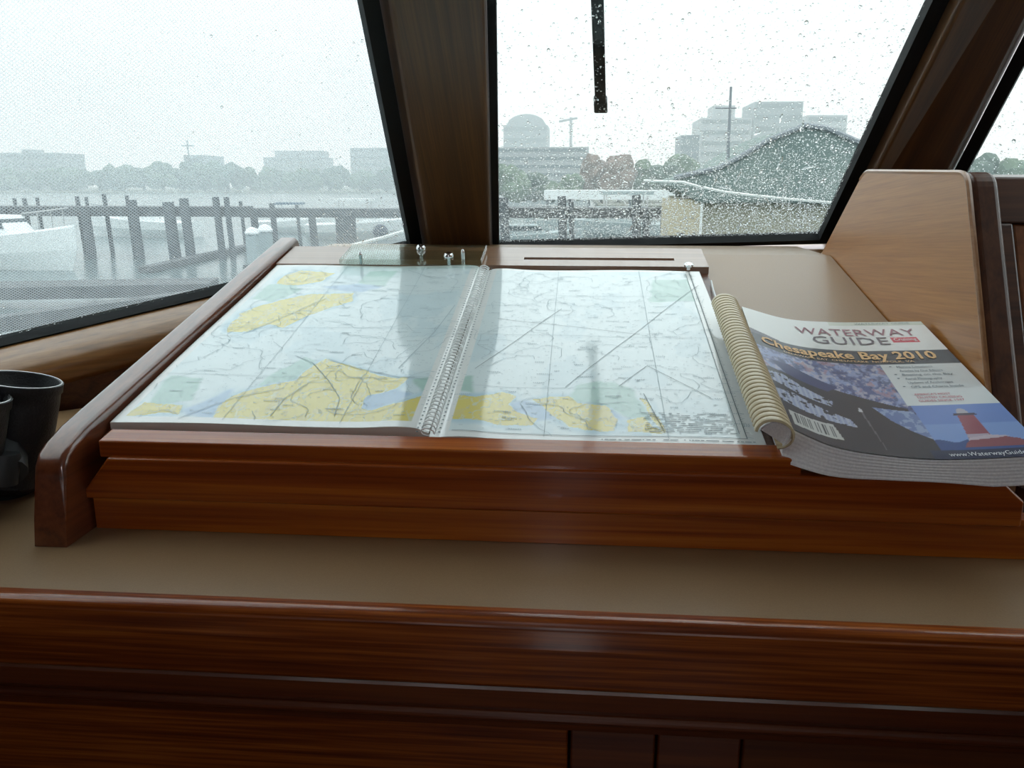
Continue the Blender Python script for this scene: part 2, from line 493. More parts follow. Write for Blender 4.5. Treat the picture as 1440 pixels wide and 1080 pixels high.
# posts
def post(name, a0, a1, t0, t1, n0, n1):
    bm = nb()
    d0 = (t0 - a0).normalized(); d1 = (t1 - a1).normalized()
    a0 = a0 - d0 * .06; a1 = a1 - d1 * .06
    hexa(bm, [a0 - n0 * .030, a1 - n1 * .030, a1 + n1 * .02, a0 + n0 * .02], [t0 - n0 * .030, t1 - n1 * .030, t1 + n1 * .02, t0 + n0 * .02])
    bevel(bm, .006, 3)
    return struct(name, bm, teak_post, smooth=False)
g1 = .010
def lft(v, s): return v + Vector((s, 0, 0))
post('trim_5', lft(A, .003), lft(CA, -.001), lft(ATOP, .003), lft(CTLt, -.001), nL, nC)
post('trim_6', lft(CB, .001), mir(lft(A, .003)), lft(CTRt, .001), mir(lft(ATOP, .003)), nC, nR)

# ------------------------------------------------------------------ worktop with teak front moulding
ZC = -.287
wt = thing('worktop', 'tan laminate dashboard worktop with a rounded teak front edge', 'worktop', (0, .52, ZC))
bm = nb()
prism(bm, [(-.925, .521, ZC - .02), (1.19, .521, ZC - .02), (1.17, .80, ZC - .02), (.56, 1.29, ZC - .02), (-.29, 1.29, ZC - .02), (-.90, .80, ZC - .02)], (0, 0, .02))
obj('laminate_top', bm, laminate, wt)
def moulding(prof, mat, name, parent, x0=-.925, x1=1.19, sm=True):
    bm = nb()
    prism(bm, [(x0, y_, z_) for y_, z_ in prof], (x1 - x0, 0, 0))
    bmesh.ops.recalc_face_normals(bm, faces=bm.faces)
    return obj(name, bm, mat, parent, smooth=False)
def arc(cy_, cz_, r, a0, a1, n=8):
    return [(cy_ + r * math.cos(math.radians(a0 + (a1 - a0) * i / n)), cz_ + r * math.sin(math.radians(a0 + (a1 - a0) * i / n))) for i in range(n + 1)]
moulding([(.5205, ZC - .05), (.5205, ZC + .0008)] + arc(.5135, ZC - .0075, .0085, 80, 180, 10) + [(.503, ZC - .020), (.503, ZC - .044)] + arc(.507, ZC - .0475, .004, 180, 270, 5), teak_edge, 'front_edge', wt)
cab = thing('cabinet', 'dark teak cabinet below the worktop with flat panels', 'cabinet', (0, .53, ZF))
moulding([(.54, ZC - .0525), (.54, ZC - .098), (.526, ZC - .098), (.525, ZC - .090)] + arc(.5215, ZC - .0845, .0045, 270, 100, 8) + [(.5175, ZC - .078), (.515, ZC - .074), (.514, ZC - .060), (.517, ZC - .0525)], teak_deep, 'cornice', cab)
# panels under the cornice
xa = onY(800, 1060, .535).x; xb = onY(922, 1060, .535).x; xc = onY(1042, 1060, .535).x
bm = nb(); box(bm, -.92, xa - .001, .531, .55, ZF, ZC - .099); bevel(bm, .0015, 2); obj('door', bm, teak_edge, cab)
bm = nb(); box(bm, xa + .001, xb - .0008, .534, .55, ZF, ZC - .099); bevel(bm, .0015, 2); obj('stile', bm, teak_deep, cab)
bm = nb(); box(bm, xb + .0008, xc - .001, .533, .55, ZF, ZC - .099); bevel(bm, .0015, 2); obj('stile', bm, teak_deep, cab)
bm = nb(); box(bm, xc + .001, 1.19, .535, .55, ZF, ZC - .099); bevel(bm, .0015, 2); obj('panel', bm, wood('teak_panel', [(.3, (.04, .010, .004)), (.5, (.10, .026, .007)), (.7, (.17, .05, .012))], 'X', coat=.6), cab)  # right-hand panel, its teak slightly darker than the stiles

# ------------------------------------------------------------------ chart table (sloping console top)
ct = thing('chart_table', 'sloping chart table of tan laminate in varnished teak', 'chart table', (0, .64, ZC))
XL, XR = -.408, .345
apt = onplane(500, 654, P0 + NS * LAM, NS)             # front top edge of the apron
YA = apt.y
# laminate slope body
bm = nb()
yb = 1.185
hexa(bm, [(-.397, YA + .018, ZC + .002), (XR - .001, YA + .018, ZC + .002), (XR - .001, yb, ZC + .002), (-.397, yb, ZC + .002)],
     [sl(-.397, YA + .018, LAM), sl(XR - .001, YA + .018, LAM), sl(XR - .001, yb, LAM), sl(-.397, yb, LAM)])
obj('sloping_top', bm, laminate, ct)
# back shelf between slope and windscreen
bm = nb()
zb = sl(0, yb, LAM).z
box(bm, XL, XR - .001, yb, 1.368, zb - .03, zb - .001)
obj('back_shelf', bm, laminate, ct)
# apron (upper front board) with clipped corners
aL = onY(118, 690, YA); aL2 = onY(150, 643, YA)
zt = apt.z + .0005; zbt = onY(500, 713, YA).z
bm = nb()
prism(bm, [(aL.x, YA, zbt), (aL.x, YA, aL.z), (aL2.x, YA, zt), (XR - .02, YA, zt), (XR - .002, YA, zt - .016), (XR - .002, YA, zbt)], (0, .017, 0))
bevel(bm, .0022, 3)
obj('apron', bm, teak, ct, smooth=False)
bm = nb(); box(bm, XL, XR + .30, .630, .646, ZC + .0003, zbt + .004); obj('plinth', bm, teak, ct)
# left side rail
top = []
rail = [(.5905, ZC + .0003), (.598, -.232), (.6005, -.222), (.607, -.2125), (.618, -.2065)]
y = .64
while y < 1.18:
    rail.append((y, sl(0, y, .009).z)); y += .09
e_ = sl(0, 1.185, .009)
rail += [(1.190, sl(0, 1.19, .0085).z), (1.200, sl(0, 1.2, .003).z), (1.204, sl(0, 1.2, -.008).z), (1.203, ZC + .0003)]
bm = nb(); prism(bm, [(-.4375, a, b) for a, b in rail], (.0275, 0, 0))
bmesh.ops.recalc_face_normals(bm, faces=bm.faces)
es = [q for q in bm.edges if len(q.link_faces) == 2 and q.calc_face_angle(0) > math.radians(60) and min(v.co.z for v in q.verts) > ZC + .001]
bmesh.ops.bevel(bm, geom=es, offset=.006, segments=4, profile=.5, affect='EDGES', clamp_overlap=True)
obj('side_rail', bm, teak_rail, ct, smooth=True)
# board under the chart
bm = nb()
def slab(bm, x0, x1, y0, y1, o0, o1):
    return hexa(bm, [sl(x0, y0, o0), sl(x1, y0, o0), sl(x1, y1, o0), sl(x0, y1, o0)], [sl(x0, y0, o1), sl(x1, y0, o1), sl(x1, y1, o1), sl(x0, y1, o1)])
slab(bm, XL, .166, .653, 1.094, LAM - .003, LAM + .003); bevel(bm, .001, 2)
obj('chart_board', bm, dark_wood, ct)
# strip behind the chart with a finger slot
y0_, y1_ = 1.094, 1.172
sx0, sx1 = -.075, .125
bm = nb()
sy = 1.124
slab(bm, XL, sx0, y0_, y1_, LAM - .003, .0015); slab(bm, sx1, .1665, y0_, y1_, LAM - .003, .0015)
slab(bm, sx0, sx1, y0_, sy - .005, LAM - .003, .0015); slab(bm, sx0, sx1, sy + .005, y1_, LAM - .003, .0015)
bmesh.ops.remove_doubles(bm, verts=bm.verts, dist=1e-5)
obj('hinge_strip', bm, wood('strip_teak', [(.3, (.15, .07, .035)), (.5, (.24, .12, .06)), (.7, (.32, .17, .09))], 'X', coat=1, coat_rough=.14), ct)
bm = nb(); slab(bm, sx0, sx1, sy - .005, sy + .005, LAM - .003, LAM + .002); obj('finger_slot', bm, base('slot_shadowed_mahogany', (.10, .03, .015), .6), ct)
# fiddle that stops the chart sliding down
bm = nb()
q0 = onY(147, 613, .64).x; q1 = onY(1128, 655, .63).x
zf1, zf0 = onY(500, 629, .630).z, onY(500, 648, .630).z
zf2 = onY(500, 611, .652).z
def fid(x): return [Vector((x, .630, zf0 - .003)), Vector((x, .630, zf1)), Vector((x, .652, zf2)), Vector((x, .652, zf0))]
hexa(bm, fid(q0), fid(q1))
bevel(bm, .0013, 3)
obj('fiddle', bm, teak, ct)
# small chrome pull at the right of the strip
kp = S(968, 378, .002)
bm = nb(); lathe(bm, [(.003, 0), (.003, .003), (.0055, .0045), (.006, .007), (.004, .009), (.001, .0098)], 16, frame_mat(kp - NS * .001, NS)); obj('knob', bm, chrome, ct, True)
kq = S(1001, 402, -.004)
bm = nb(); tube(bm, [S(1000, 395, -.003), S(1003, 408, -.001), S(1007, 420, .002)], .0012, 6); obj('retaining_wire', bm, steel, ct)

# ------------------------------------------------------------------ acrylic clamp over the top of the chart
cl = thing('chart_clamp', 'clear acrylic clamp plate with chrome screws holding the top of the chart', 'clamp', sl(-.22, 1.12, .002))
bm = nb(); slab(bm, -.318, -.128, 1.082, 1.150, .0040, .0115); bevel(bm, .0015, 2); obj('acrylic_plate', bm, acrylic, cl)
for i, (px, py, r) in enumerate([(592, 350, .0062), (631, 361, .0062), (651, 357, .0022), (507, 360, .0025)]):
    c = S(px, py + 1, .0115)
    bm = nb(); lathe(bm, [(.0022, -.010), (.0022, 0), (r, .0005), (r * 1.05, .003), (r * .75, .0062), (r * .2, .0075)], 16, frame_mat(c, NS)); obj('screw', bm, chrome, cl, True)

# ------------------------------------------------------------------ the open chart book
cb = thing('chart_book', 'open spiral-bound nautical chart book with yellow land and pale water', 'chart book', sl(-.125, .66, -.007))
XS = -.1245
def smooth_noise(shape, cells, seed):
    r = np.random.default_rng(seed); g = r.random((cells + 3, cells + 3))
    yy = np.linspace(0, cells, shape[0]); xx = np.linspace(0, cells, shape[1])
    yi = yy.astype(int); xi = xx.astype(int); fy = yy - yi; fx = xx - xi
    fy = fy * fy * (3 - 2 * fy); fx = fx * fx * (3 - 2 * fx)
    a = g[np.ix_(yi, xi)]; b = g[np.ix_(yi, xi + 1)]; c = g[np.ix_(yi + 1, xi)]; d = g[np.ix_(yi + 1, xi + 1)]
    return (a * (1 - fx) + b * fx) * (1 - fy)[:, None] + (c * (1 - fx) + d * fx) * fy[:, None]
def fbm(shape, cells, seed):
    return sum(smooth_noise(shape, cells * 2 ** i, seed + i) * .5 ** i for i in range(4)) / 1.875
def inpoly(X, Y, poly):
    c = np.zeros(X.shape, bool); n = len(poly)
    for i in range(n):
        x1, y1 = poly[i]; x2, y2 = poly[(i + 1) % n]
        cond = ((y1 > Y) != (y2 > Y))
        with np.errstate(divide='ignore', invalid='ignore'):
            xi = (x2 - x1) * (Y - y1) / ((y2 - y1) if y2 != y1 else 1e-9) + x1
        c ^= cond & (X < xi)
    return c
def blur(a, k_):
    for ax in (0, 1):
        pad = np.pad(a, [(k_, k_) if q == ax else (0, 0) for q in (0, 1)], mode='edge')
        cs = np.cumsum(pad, axis=ax)
        a = (np.take(cs, range(2 * k_, cs.shape[ax]), axis=ax) - np.take(cs, range(0, cs.shape[ax] - 2 * k_), axis=ax)) / (2 * k_)
    return a
YELLOW = [
    [(400, 388), (425, 380), (470, 384), (450, 396), (415, 402), (390, 399)],
    [(318, 468), (335, 440), (372, 428), (402, 420), (440, 414), (495, 413), (497, 424), (462, 436), (428, 447), (400, 462), (380, 456), (345, 466)],
    [(175, 583), (205, 566), (252, 572), (250, 583)],
    [(300, 588), (312, 568), (338, 552), (362, 545), (420, 532), (440, 512), (458, 504), (478, 512), (540, 530), (575, 534), (560, 548), (520, 556), (505, 574), (520, 578), (560, 570), (585, 560), (618, 544), (595, 600), (350, 596)],
    [(622, 588), (640, 556), (665, 558), (700, 552), (728, 556), (712, 568), (755, 590), (748, 598), (690, 596)],
    [(752, 560), (800, 556), (815, 566), (850, 572), (868, 590), (862, 606), (800, 600), (775, 585)],
    [(880, 590), (905, 585), (918, 598), (930, 610), (885, 606)],
    [(900, 560), (908, 562), (935, 608), (930, 610)],
]
GREEN = [
    [(355, 420), (380, 400), (410, 398), (425, 408), (400, 418), (380, 424)],
    [(238, 530), (288, 530), (272, 562), (205, 575)],
    [(390, 520), (430, 500), (445, 506), (420, 530), (360, 542)],
    [(585, 535), (615, 530), (610, 545), (590, 552)],
    [(640, 548), (645, 532), (668, 530), (664, 552)],
    [(800, 560), (812, 540), (850, 536), (890, 546), (905, 572), (918, 590), (880, 585), (850, 572)],
    [(520, 382), (560, 380), (545, 400), (500, 402)],
    [(915, 393), (975, 394), (985, 424), (915, 424)],
]
BLUE = [
    [(505, 572), (520, 556), (562, 548), (580, 556), (560, 568), (520, 578)],
    [(712, 568), (740, 560), (775, 572), (785, 590), (755, 592), (735, 584)],
    [(455, 404), (505, 398), (540, 402), (510, 412)],
    [(255, 575), (300, 560), (330, 548), (320, 566), (300, 588), (260, 586)],
    [(815, 566), (850, 572), (878, 588), (866, 590), (835, 580)],
]
def topix(X, Yw):                                        # plan position on the slope -> photo position, to read the printed outlines
    z = P0.z + (Yw - P0.y) * math.tan(TILT)
    dF = X * FW.x + Yw * FW.y + z * FW.z
    return 720 + FPX * (X * RT.x + Yw * RT.y) / dF, 540 - FPX * (X * UP.x + Yw * UP.y + z * UP.z) / dF
def to_plan(poly): return [(lambda q: (q.x, q.y))(S(x, y)) for x, y in poly]
def page(name, x0, x1, y0, y1, seed):
    nx, ny = int((x1 - x0) / .001), int((y1 - y0) / .001)
    xs = np.linspace(x0, x1, nx); ys = np.linspace(y0, y1, ny)
    X, Y = np.meshgrid(xs, ys)
    wob = .007
    Xn = X + (fbm(X.shape, 14, seed) - .5) * wob * 1.6; Yn = Y + (fbm(X.shape, 14, seed + 9) - .5) * wob * 1.6
    land = np.zeros(X.shape); grn = np.zeros(X.shape); blu = np.zeros(X.shape)
    for p_ in YELLOW: land = np.maximum(land, inpoly(Xn, Yn, to_plan(p_)))
    for p_ in GREEN: grn = np.maximum(grn, inpoly(Xn, Yn, to_plan(p_)))
    for p_ in BLUE: blu = np.maximum(blu, inpoly(Xn, Yn, to_plan(p_)))
    creek = (np.abs(fbm(X.shape, 22, seed + 30) - .5) < .022)
    land = land * (1 - creek * .45)
    fr = blur(land, 9); fr2 = blur(land, 3)
    c = np.empty(X.shape + (3,)); c[:] = (.70, .80, .81)
    def lay(mask, colr):
        mk = np.clip(mask, 0, 1)[..., None]; c[:] = c * (1 - mk) + np.array(colr) * mk
    f2 = fbm(X.shape, 7, seed + 50)
    lay(np.clip((f2 - .56) * 5, 0, .4), (.52, .68, .74))
    lay(np.clip(fr * 2.2, 0, .75) * (f2 > .38), (.42, .62, .72))
    lay(blur(grn, 2) * .8, (.36, .58, .50)); lay(blur(blu, 3) * .8, (.34, .50, .70))
    lay(land, (.72, .62, .16))
    tn = fbm(X.shape, 30, seed + 70)
    lay((land > .5) * (tn > .64) * .45, (.62, .56, .30))
    # white margins
    mg = .009
    edge = (Y < y0 + mg * 1.2) | (Y > y1 - mg * .8)
    edge |= (X < x0 + mg) if x0 < XS - .1 else (X > x1 - mg * 2.1)
    edge |= (np.abs(X - XS) < .017)
    lay(edge.astype(float), (.80, .82, .80))
    me = bpy.data.meshes.new(name)
    sgn = -1 if x0 < XS - .1 else 1
    dd = np.abs(X - XS)
    off = .0012 * np.exp(-((dd - .03) / .02) ** 2) - .004 * np.exp(-(dd / .008) ** 2) + .0006 * np.sin(X * 30 + Y * 17)
    Z = P0.z + (Y - P0.y) * math.tan(TILT) + off / math.cos(TILT)
    o0 = wloc(cb)
    V = np.stack([X - o0.x, Y - o0.y, Z - o0.z], -1).reshape(-1, 3)
    idx = np.arange(nx * ny).reshape(ny, nx)
    F = np.stack([idx[:-1, :-1], idx[:-1, 1:], idx[1:, 1:], idx[1:, :-1]], -1).reshape(-1, 4)
    # skirt down to the board gives the stack of pages its thickness
    rim = np.concatenate([idx[0, :], idx[1:, -1], idx[-1, -2::-1], idx[-2:0:-1, 0]])
    W = V[rim].copy(); Yr = W[:, 1] + o0.y
    W[:, 2] = P0.z + (-.0065) / math.cos(TILT) + (Yr - P0.y) * math.tan(TILT) - o0.z
    b0 = len(V); nr = len(rim)
    ring = np.arange(nr); F2 = np.stack([rim, b0 + ring, b0 + (ring + 1) % nr, np.roll(rim, -1)], -1)
    me.from_pydata(np.vstack([V, W]).tolist(), [], F.tolist() + F2.tolist())
    at = me.color_attributes.new('Col', 'FLOAT_COLOR', 'POINT')
    cc = np.ones((len(V) + nr, 4)); cc[:len(V), :3] = c.reshape(-1, 3); cc[len(V):, :3] = (.62, .58, .52)
    at.data.foreach_set('color', cc.ravel())
    me.materials.append(chart_mat); me.materials.append(paper_edge)
    mi = np.zeros(len(me.polygons), int); mi[len(F):] = 1
    me.polygons.foreach_set('material_index', mi)
    sm = np.ones(len(me.polygons), bool); sm[len(F):] = False
    me.polygons.foreach_set('use_smooth', sm)
    o = bpy.data.objects.new(name, me); col.objects.link(o); o.parent = cb
    return o
PL = (-.4065, XS - .0006, .665, 1.094); PR = (XS + .0006, .153, .651, 1.082)
pgl = page('page', *PL, 3); pgr = page('page', *PR, 40)
def surf(X, Y, d=.0006):
    dd = abs(X - XS)
    off = .0012 * math.exp(-((dd - .03) / .02) ** 2) - .004 * math.exp(-(dd / .008) ** 2) + .0006 * math.sin(X * 30 + Y * 17)
    return Vector((X, Y, P0.z + (Y - P0.y) * math.tan(TILT) + (off + d) / math.cos(TILT)))
def ribbon(bm, pts, w, clip):
    """flat printed line on the page"""
    P = []
    for a, b in zip(pts, pts[1:]):
        n_ = max(1, int((Vector(b) - Vector(a)).length / .006))
        P += [Vector(a).lerp(Vector(b), i / n_) for i in range(n_)]
    P.append(Vector(pts[-1]))
    prev = None
    for i, q in enumerate(P):
        t = P[min(i + 1, len(P) - 1)] - P[max(i - 1, 0)]
        if t.length < 1e-9: continue
        t.normalize(); nn = Vector((-t.y, t.x)) * w * .5
        ok = clip[0] + .006 < q.x < clip[1] - .006 and clip[2] + .006 < q.y < clip[3] - .004
        cur = (bm.verts.new(surf(q.x + nn.x, q.y + nn.y)), bm.verts.new(surf(q.x - nn.x, q.y - nn.y))) if ok else None
        if prev and cur: bm.faces.new((prev[0], prev[1], cur[1], cur[0]))
        prev = cur
def printing(pageo, clip, seed):
    r = random.Random(seed)
    bm = nb()
    x0, x1, y0, y1 = clip
    # graticule and frame
    for fx in (.35, .72): ribbon(bm, [(x0 + (x1 - x0) * fx, y0), (x0 + (x1 - x0) * fx, y1)], .0004, clip)
    for fy in (.22, .5, .78): ribbon(bm, [(x0, y0 + (y1 - y0) * fy), (x1, y0 + (y1 - y0) * fy)], .0004, clip)
    # depth contours
    for k_ in range(26):
        x, y = r.uniform(x0, x1), r.uniform(y0, y1); a = r.uniform(0, 6.28); pts = [(x, y)]
        for s in range(r.randint(10, 34)):
            a += r.gauss(0, .55); x += math.cos(a) * .006; y += math.sin(a) * .006; pts.append((x, y))
        ribbon(bm, pts, .00045, clip)
    # soundings and small names
    for k_ in range(1500):
        x, y = r.uniform(x0 + .012, x1 - .012), r.uniform(y0 + .014, y1 - .008)
        w = r.choice((.0009, .0013, .0013, .0026)); h = .0006
        if r.random() < .07:
            for j in range(r.randint(3, 8)):
                v = [surf(x + j * .0019, y), surf(x + j * .0019 + .0012, y), surf(x + j * .0019 + .0012, y + .0012), surf(x + j * .0019, y + .0012)]
                if x + j * .0019 + .002 < x1 - .006: bm.faces.new([bm.verts.new(q) for q in v])
        else:
            v = [surf(x, y), surf(x + w, y), surf(x + w, y + h), surf(x, y + h)]
            bm.faces.new([bm.verts.new(q) for q in v])
    return obj('printed_lines', bm, ink, pageo)
i1 = printing(pgl, PL, 5); i2 = printing(pgr, PR, 6)
# heavier ink: frame line, course lines, roads, notes
bm = nb()
pl = lambda *q: [(lambda s_: (s_.x, s_.y))(S(x, y)) for x, y in q]
ribbon(bm, [(.139, .66), (.139, 1.072)], .0008, PR); ribbon(bm, [(XS + .02, .6605), (.139, .6605)], .0007, PR)
ribbon(bm, [(.134, .668), (.134, 1.068)], .0005, PR)
for a in ([(668, 520), (790, 435)], [(795, 545), (930, 440), (985, 400)], [(870, 545), (910, 515), (1000, 560)], [(700, 450), (900, 470)], [(905, 555), (935, 610)]):
    ribbon(bm, pl(*a), .0005, PR)
r = random.Random(3)
for k_ in range(210):                                    # note block, lower right
    x, y = r.uniform(.055, .130), .668 + .0035 * r.randint(0, 9)
    w = r.uniform(.002, .006)
    if x + w < .133: bm.faces.new([bm.verts.new(surf(*q)) for q in ((x, y), (x + w, y), (x + w, y + .0008), (x, y + .0008))])
for k_ in range(70):                                     # imprint below the frame
    x = r.uniform(.02, .146); w = r.uniform(.001, .003)
    bm.faces.new([bm.verts.new(surf(*q)) for q in ((x, .6545), (x + w, .6545), (x + w, .6555), (x, .6555))])
for k_ in range(120):                                    # scale ticks at the right margin
    y = .67 + k_ * .0033; w = .0035 if k_ % 5 == 0 else .002
    bm.faces.new([bm.verts.new(surf(*q)) for q in ((.139, y), (.139 + w, y), (.139 + w, y + .0004), (.139, y + .0004))])
obj('printed_border', bm, ink_dark, pgr)
for a in ([(415, 500), (440, 510), (462, 535), (478, 560), (470, 585)], [(462, 505), (500, 518), (560, 532), (600, 536)], [(380, 585), (400, 560), (430, 540)], [(250, 590), (330, 560), (400, 545)], [(340, 470), (400, 445), (460, 420)], [(575, 380), (610, 392), (650, 388)], [(560, 520), (610, 470), (640, 430)]):
    bm = nb(); ribbon(bm, pl(*a), .0007, PL); obj('printed_road', bm, ink, pgl)
# spiral wire
sb = nb()
n_coil = 62
pts = []
Ya, Yb = .656, 1.088
for i in range(n_coil * 10 + 1):
    tt = i / 10.0; yy_ = Ya + (Yb - Ya) * tt / n_coil; a = 2 * math.pi * tt
    c = sl(XS, yy_, .0005)
    pts.append(c + Vector((1, 0, 0)) * (.0062 * math.cos(a)) + NS * (.0046 * math.sin(a)))
tube(sb, pts, .0007, 5)
obj('spiral_wire', sb, coil_clear, cb, True)
bm = nb()
for i in range(n_coil):
    for s_ in (-1, 1):
        q = surf(XS + s_ * .0095, Ya + (Yb - Ya) * (i + .5) / n_coil, .0008)
        vs = [q + Vector((math.cos(a) * .0011, 0, 0)) + US * (math.sin(a) * .0011) for a in [j * math.pi / 3 for j in range(6)]]
        bm.faces.new([bm.verts.new(v) for v in vs])
obj('punched_holes', bm, ink_dark, cb)

# ------------------------------------------------------------------ cruising guide lying on the slope
gb = thing('cruising_guide', 'comb-bound boating guide magazine with lighthouse cover', 'book', S(1200, 600, LAM))
bot = [S(1102, 597, .025), S(1170, 627, .017), S(1250, 641, .011), S(1330, 646, .010), S(1478, 640, .022)]
topc = [S(1043, 431, .024), S(1105, 448, .019), S(1170, 453, .016), S(1230, 453, .018), S(1295, 452, .027)]
def arcfrac(P):
    d = [0]
    for a, b in zip(P, P[1:]): d.append(d[-1] + (b - a).length)
    return [q / d[-1] for q in d]
FB, FT = arcfrac(bot), arcfrac(topc)
def crom(P, Fr, u):
    u = min(max(u, 0), 1)
    i = 0
    while i < len(P) - 2 and u > Fr[i + 1]: i += 1
    t = (u - Fr[i]) / (Fr[i + 1] - Fr[i])
    def tan(j):
        a, b = max(j - 1, 0), min(j + 1, len(P) - 1)
        return (P[b] - P[a]) / (Fr[b] - Fr[a])
    h = Fr[i + 1] - Fr[i]
    return P[i] * (2 * t**3 - 3 * t**2 + 1) + tan(i) * h * (t**3 - 2 * t**2 + t) + P[i + 1] * (-2 * t**3 + 3 * t**2) + tan(i + 1) * h * (t**3 - t**2)
def cov(u, v, d=0.0):
    a, b = crom(bot, FB, u), crom(topc, FT, u)
    q = a * (1 - v) + b * v
    return q + NS * d
GW, GH = .184, .250
def cover_colors(U, V):
    c = np.empty(U.shape + (3,)); c[:] = (.80, .82, .80)
    def lay(mask, colr):
        mk = np.clip(mask.astype(float), 0, 1)[..., None]; c[:] = c * (1 - mk) + np.array(colr) * mk
    sh = U.shape
    n1 = fbm(sh, 26, 301); n2 = fbm(sh, 9, 311); n3 = fbm(sh, 50, 321)
    photo = (V < .63)
    lay(photo, (.10, .12, .28))
    # roof-and-quay mosaic
    m = photo & (V > .22)
    lay(m * np.clip((n1 - .44) * 6, 0, .9), (.30, .36, .60)); lay(m * np.clip((n3 - .58) * 9, 0, .8), (.50, .48, .58))
    lay(m * np.clip((n3 < .38) * .7, 0, 1), (.05, .06, .14)); lay(m * ((n2 > .60) & (n1 > .55)) * .5, (.42, .18, .16))
    # dark water basin sweeping down to the right
    w = photo & (V < .50 - .35 * U + .03 * (n2 - .5)) & (V < .44)
    w |= inpoly(U, V, [(.10, .50), (.34, .40), (.62, .30), (.66, .0), (.0, .0), (.0, .10), (.28, .22), (.25, .33)])
    w |= inpoly(U, V, [(.06, .52), (.16, .53), (.36, .42), (.30, .38), (.12, .44)])
    lay(w, (.022, .018, .030)); lay(inpoly(U, V, [(.06, .52), (.16, .53), (.36, .42), (.30, .38), (.12, .44)]), (.035, .045, .15))
    # piers with boats in slips
    p1 = inpoly(U, V, [(.0, .40), (.10, .42), (.30, .31), (.29, .27), (.0, .34)]); p2 = inpoly(U, V, [(.0, .27), (.12, .29), (.34, .20), (.36, .15), (.22, .17), (.0, .20)])
    lay((p1 | p2) & (n3 > .40), (.34, .38, .56)); lay((p1 | p2) & ((np.mod(U * 42, 1) > .55)) & (n3 > .35), (.46, .50, .62))
    # far quay at right of the basin
    q = inpoly(U, V, [(.47, .30), (.64, .28), (.66, .10), (.58, .16), (.52, .22)])
    lay(q, (.16, .22, .44)); lay(q & (n3 > .5), (.30, .38, .58))
    # band
    lay((V > .62) & (V < .735), (.018, .022, .035))
    lay((V > .735) & (U < .16) & (V < .78 - U * .25), (.10, .09, .12))
    # white box with bullets
    box_ = (U > .63) & (V > .32) & (V < .62)
    lay(box_, (.70, .73, .74)); lay((U > .62) & (V >= .735), (.80, .81, .80))
    lay((V > .965) & (U > .5), (.62, .66, .58))
    # lighthouse picture
    lh = (U > .645) & (V > .05) & (V <= .32)
    lay(lh, (.17, .27, .60)); lay(lh & (V < .20), (.22, .34, .66)); lay(lh & (V < .10 + .008 * np.sin(U * 50)), (.03, .07, .24))
    lay(inpoly(U, V, [(.77, .085), (.86, .085), (.862, .25), (.80, .25)]), (.30, .07, .10))
    lay(inpoly(U, V, [(.775, .115), (.858, .115), (.86, .135), (.78, .135)]), (.46, .38, .46))
    lay(inpoly(U, V, [(.785, .25), (.875, .25), (.872, .262), (.79, .262)]), (.06, .04, .07))
    lay(inpoly(U, V, [(.805, .262), (.85, .262), (.845, .285), (.828, .295), (.81, .285)]), (.45, .42, .48))
    lay(inpoly(U, V, [(.74, .062), (.97, .062), (.955, .10), (.90, .118), (.80, .112), (.76, .09)]), (.26, .07, .09))
    lay(inpoly(U, V, [(.77, .10), (.88, .11), (.93, .118), (.86, .128), (.78, .115)]), (.55, .45, .52))
    lay((U > .60) & (V <= .05), (.012, .016, .06))
    # barcode ground and boat wake
    lay(inpoly(U, V, [(.06, .045), (.27, .055), (.25, .145), (.055, .135)]), (.55, .56, .55))
    for i, x in enumerate(np.linspace(.075, .245, 24)):
        if i % 4 != 3: lay(inpoly(U, V, [(x, .065), (x + .0035 + .002 * (i % 3 == 0), .065), (x + .0035 + .002 * (i % 3 == 0), .128), (x, .128)]), (.03, .03, .04))
    lay(inpoly(U, V, [(.428, .03), (.431, .03), (.415, .27), (.405, .275)]), (.13, .12, .16)); lay(inpoly(U, V, [(.40, .26), (.418, .26), (.414, .285), (.404, .285)]), (.6, .6, .66))
    # red tag on the title line
    lay((U > .775) & (U < .905) & (V > .805) & (V < .85), (.62, .05, .08))
    # spine-side fade of the glossy header
    return c
def cover():
    nx, ny = 230, 300
    us, vs = np.linspace(0, 1, nx), np.linspace(0, 1, ny)
    Cb = np.array([crom(bot, FB, u)[:] for u in us]); Ct = np.array([crom(topc, FT, u)[:] for u in us])
    V3 = Cb[None] * (1 - vs)[:, None, None] + Ct[None] * vs[:, None, None]
    o0 = np.array(wloc(gb)[:]); U, V = np.meshgrid(us, vs)
    c = cover_colors(U, V)
    me = bpy.data.meshes.new('cover')
    idx = np.arange(nx * ny).reshape(ny, nx)
    F = np.stack([idx[:-1, :-1], idx[:-1, 1:], idx[1:, 1:], idx[1:, :-1]], -1).reshape(-1, 4)
    me.from_pydata((V3 - o0).reshape(-1, 3).tolist(), [], F.tolist())
    at = me.color_attributes.new('Col', 'FLOAT_COLOR', 'POINT')
    cc = np.ones((nx * ny, 4)); cc[:, :3] = c.reshape(-1, 3); at.data.foreach_set('color', cc.ravel())
    me.materials.append(cover_mat)
    me.polygons.foreach_set('use_smooth', np.ones(len(me.polygons), bool))
    o = bpy.data.objects.new('cover', me); col.objects.link(o); o.parent = gb
    return o
cvo = cover()
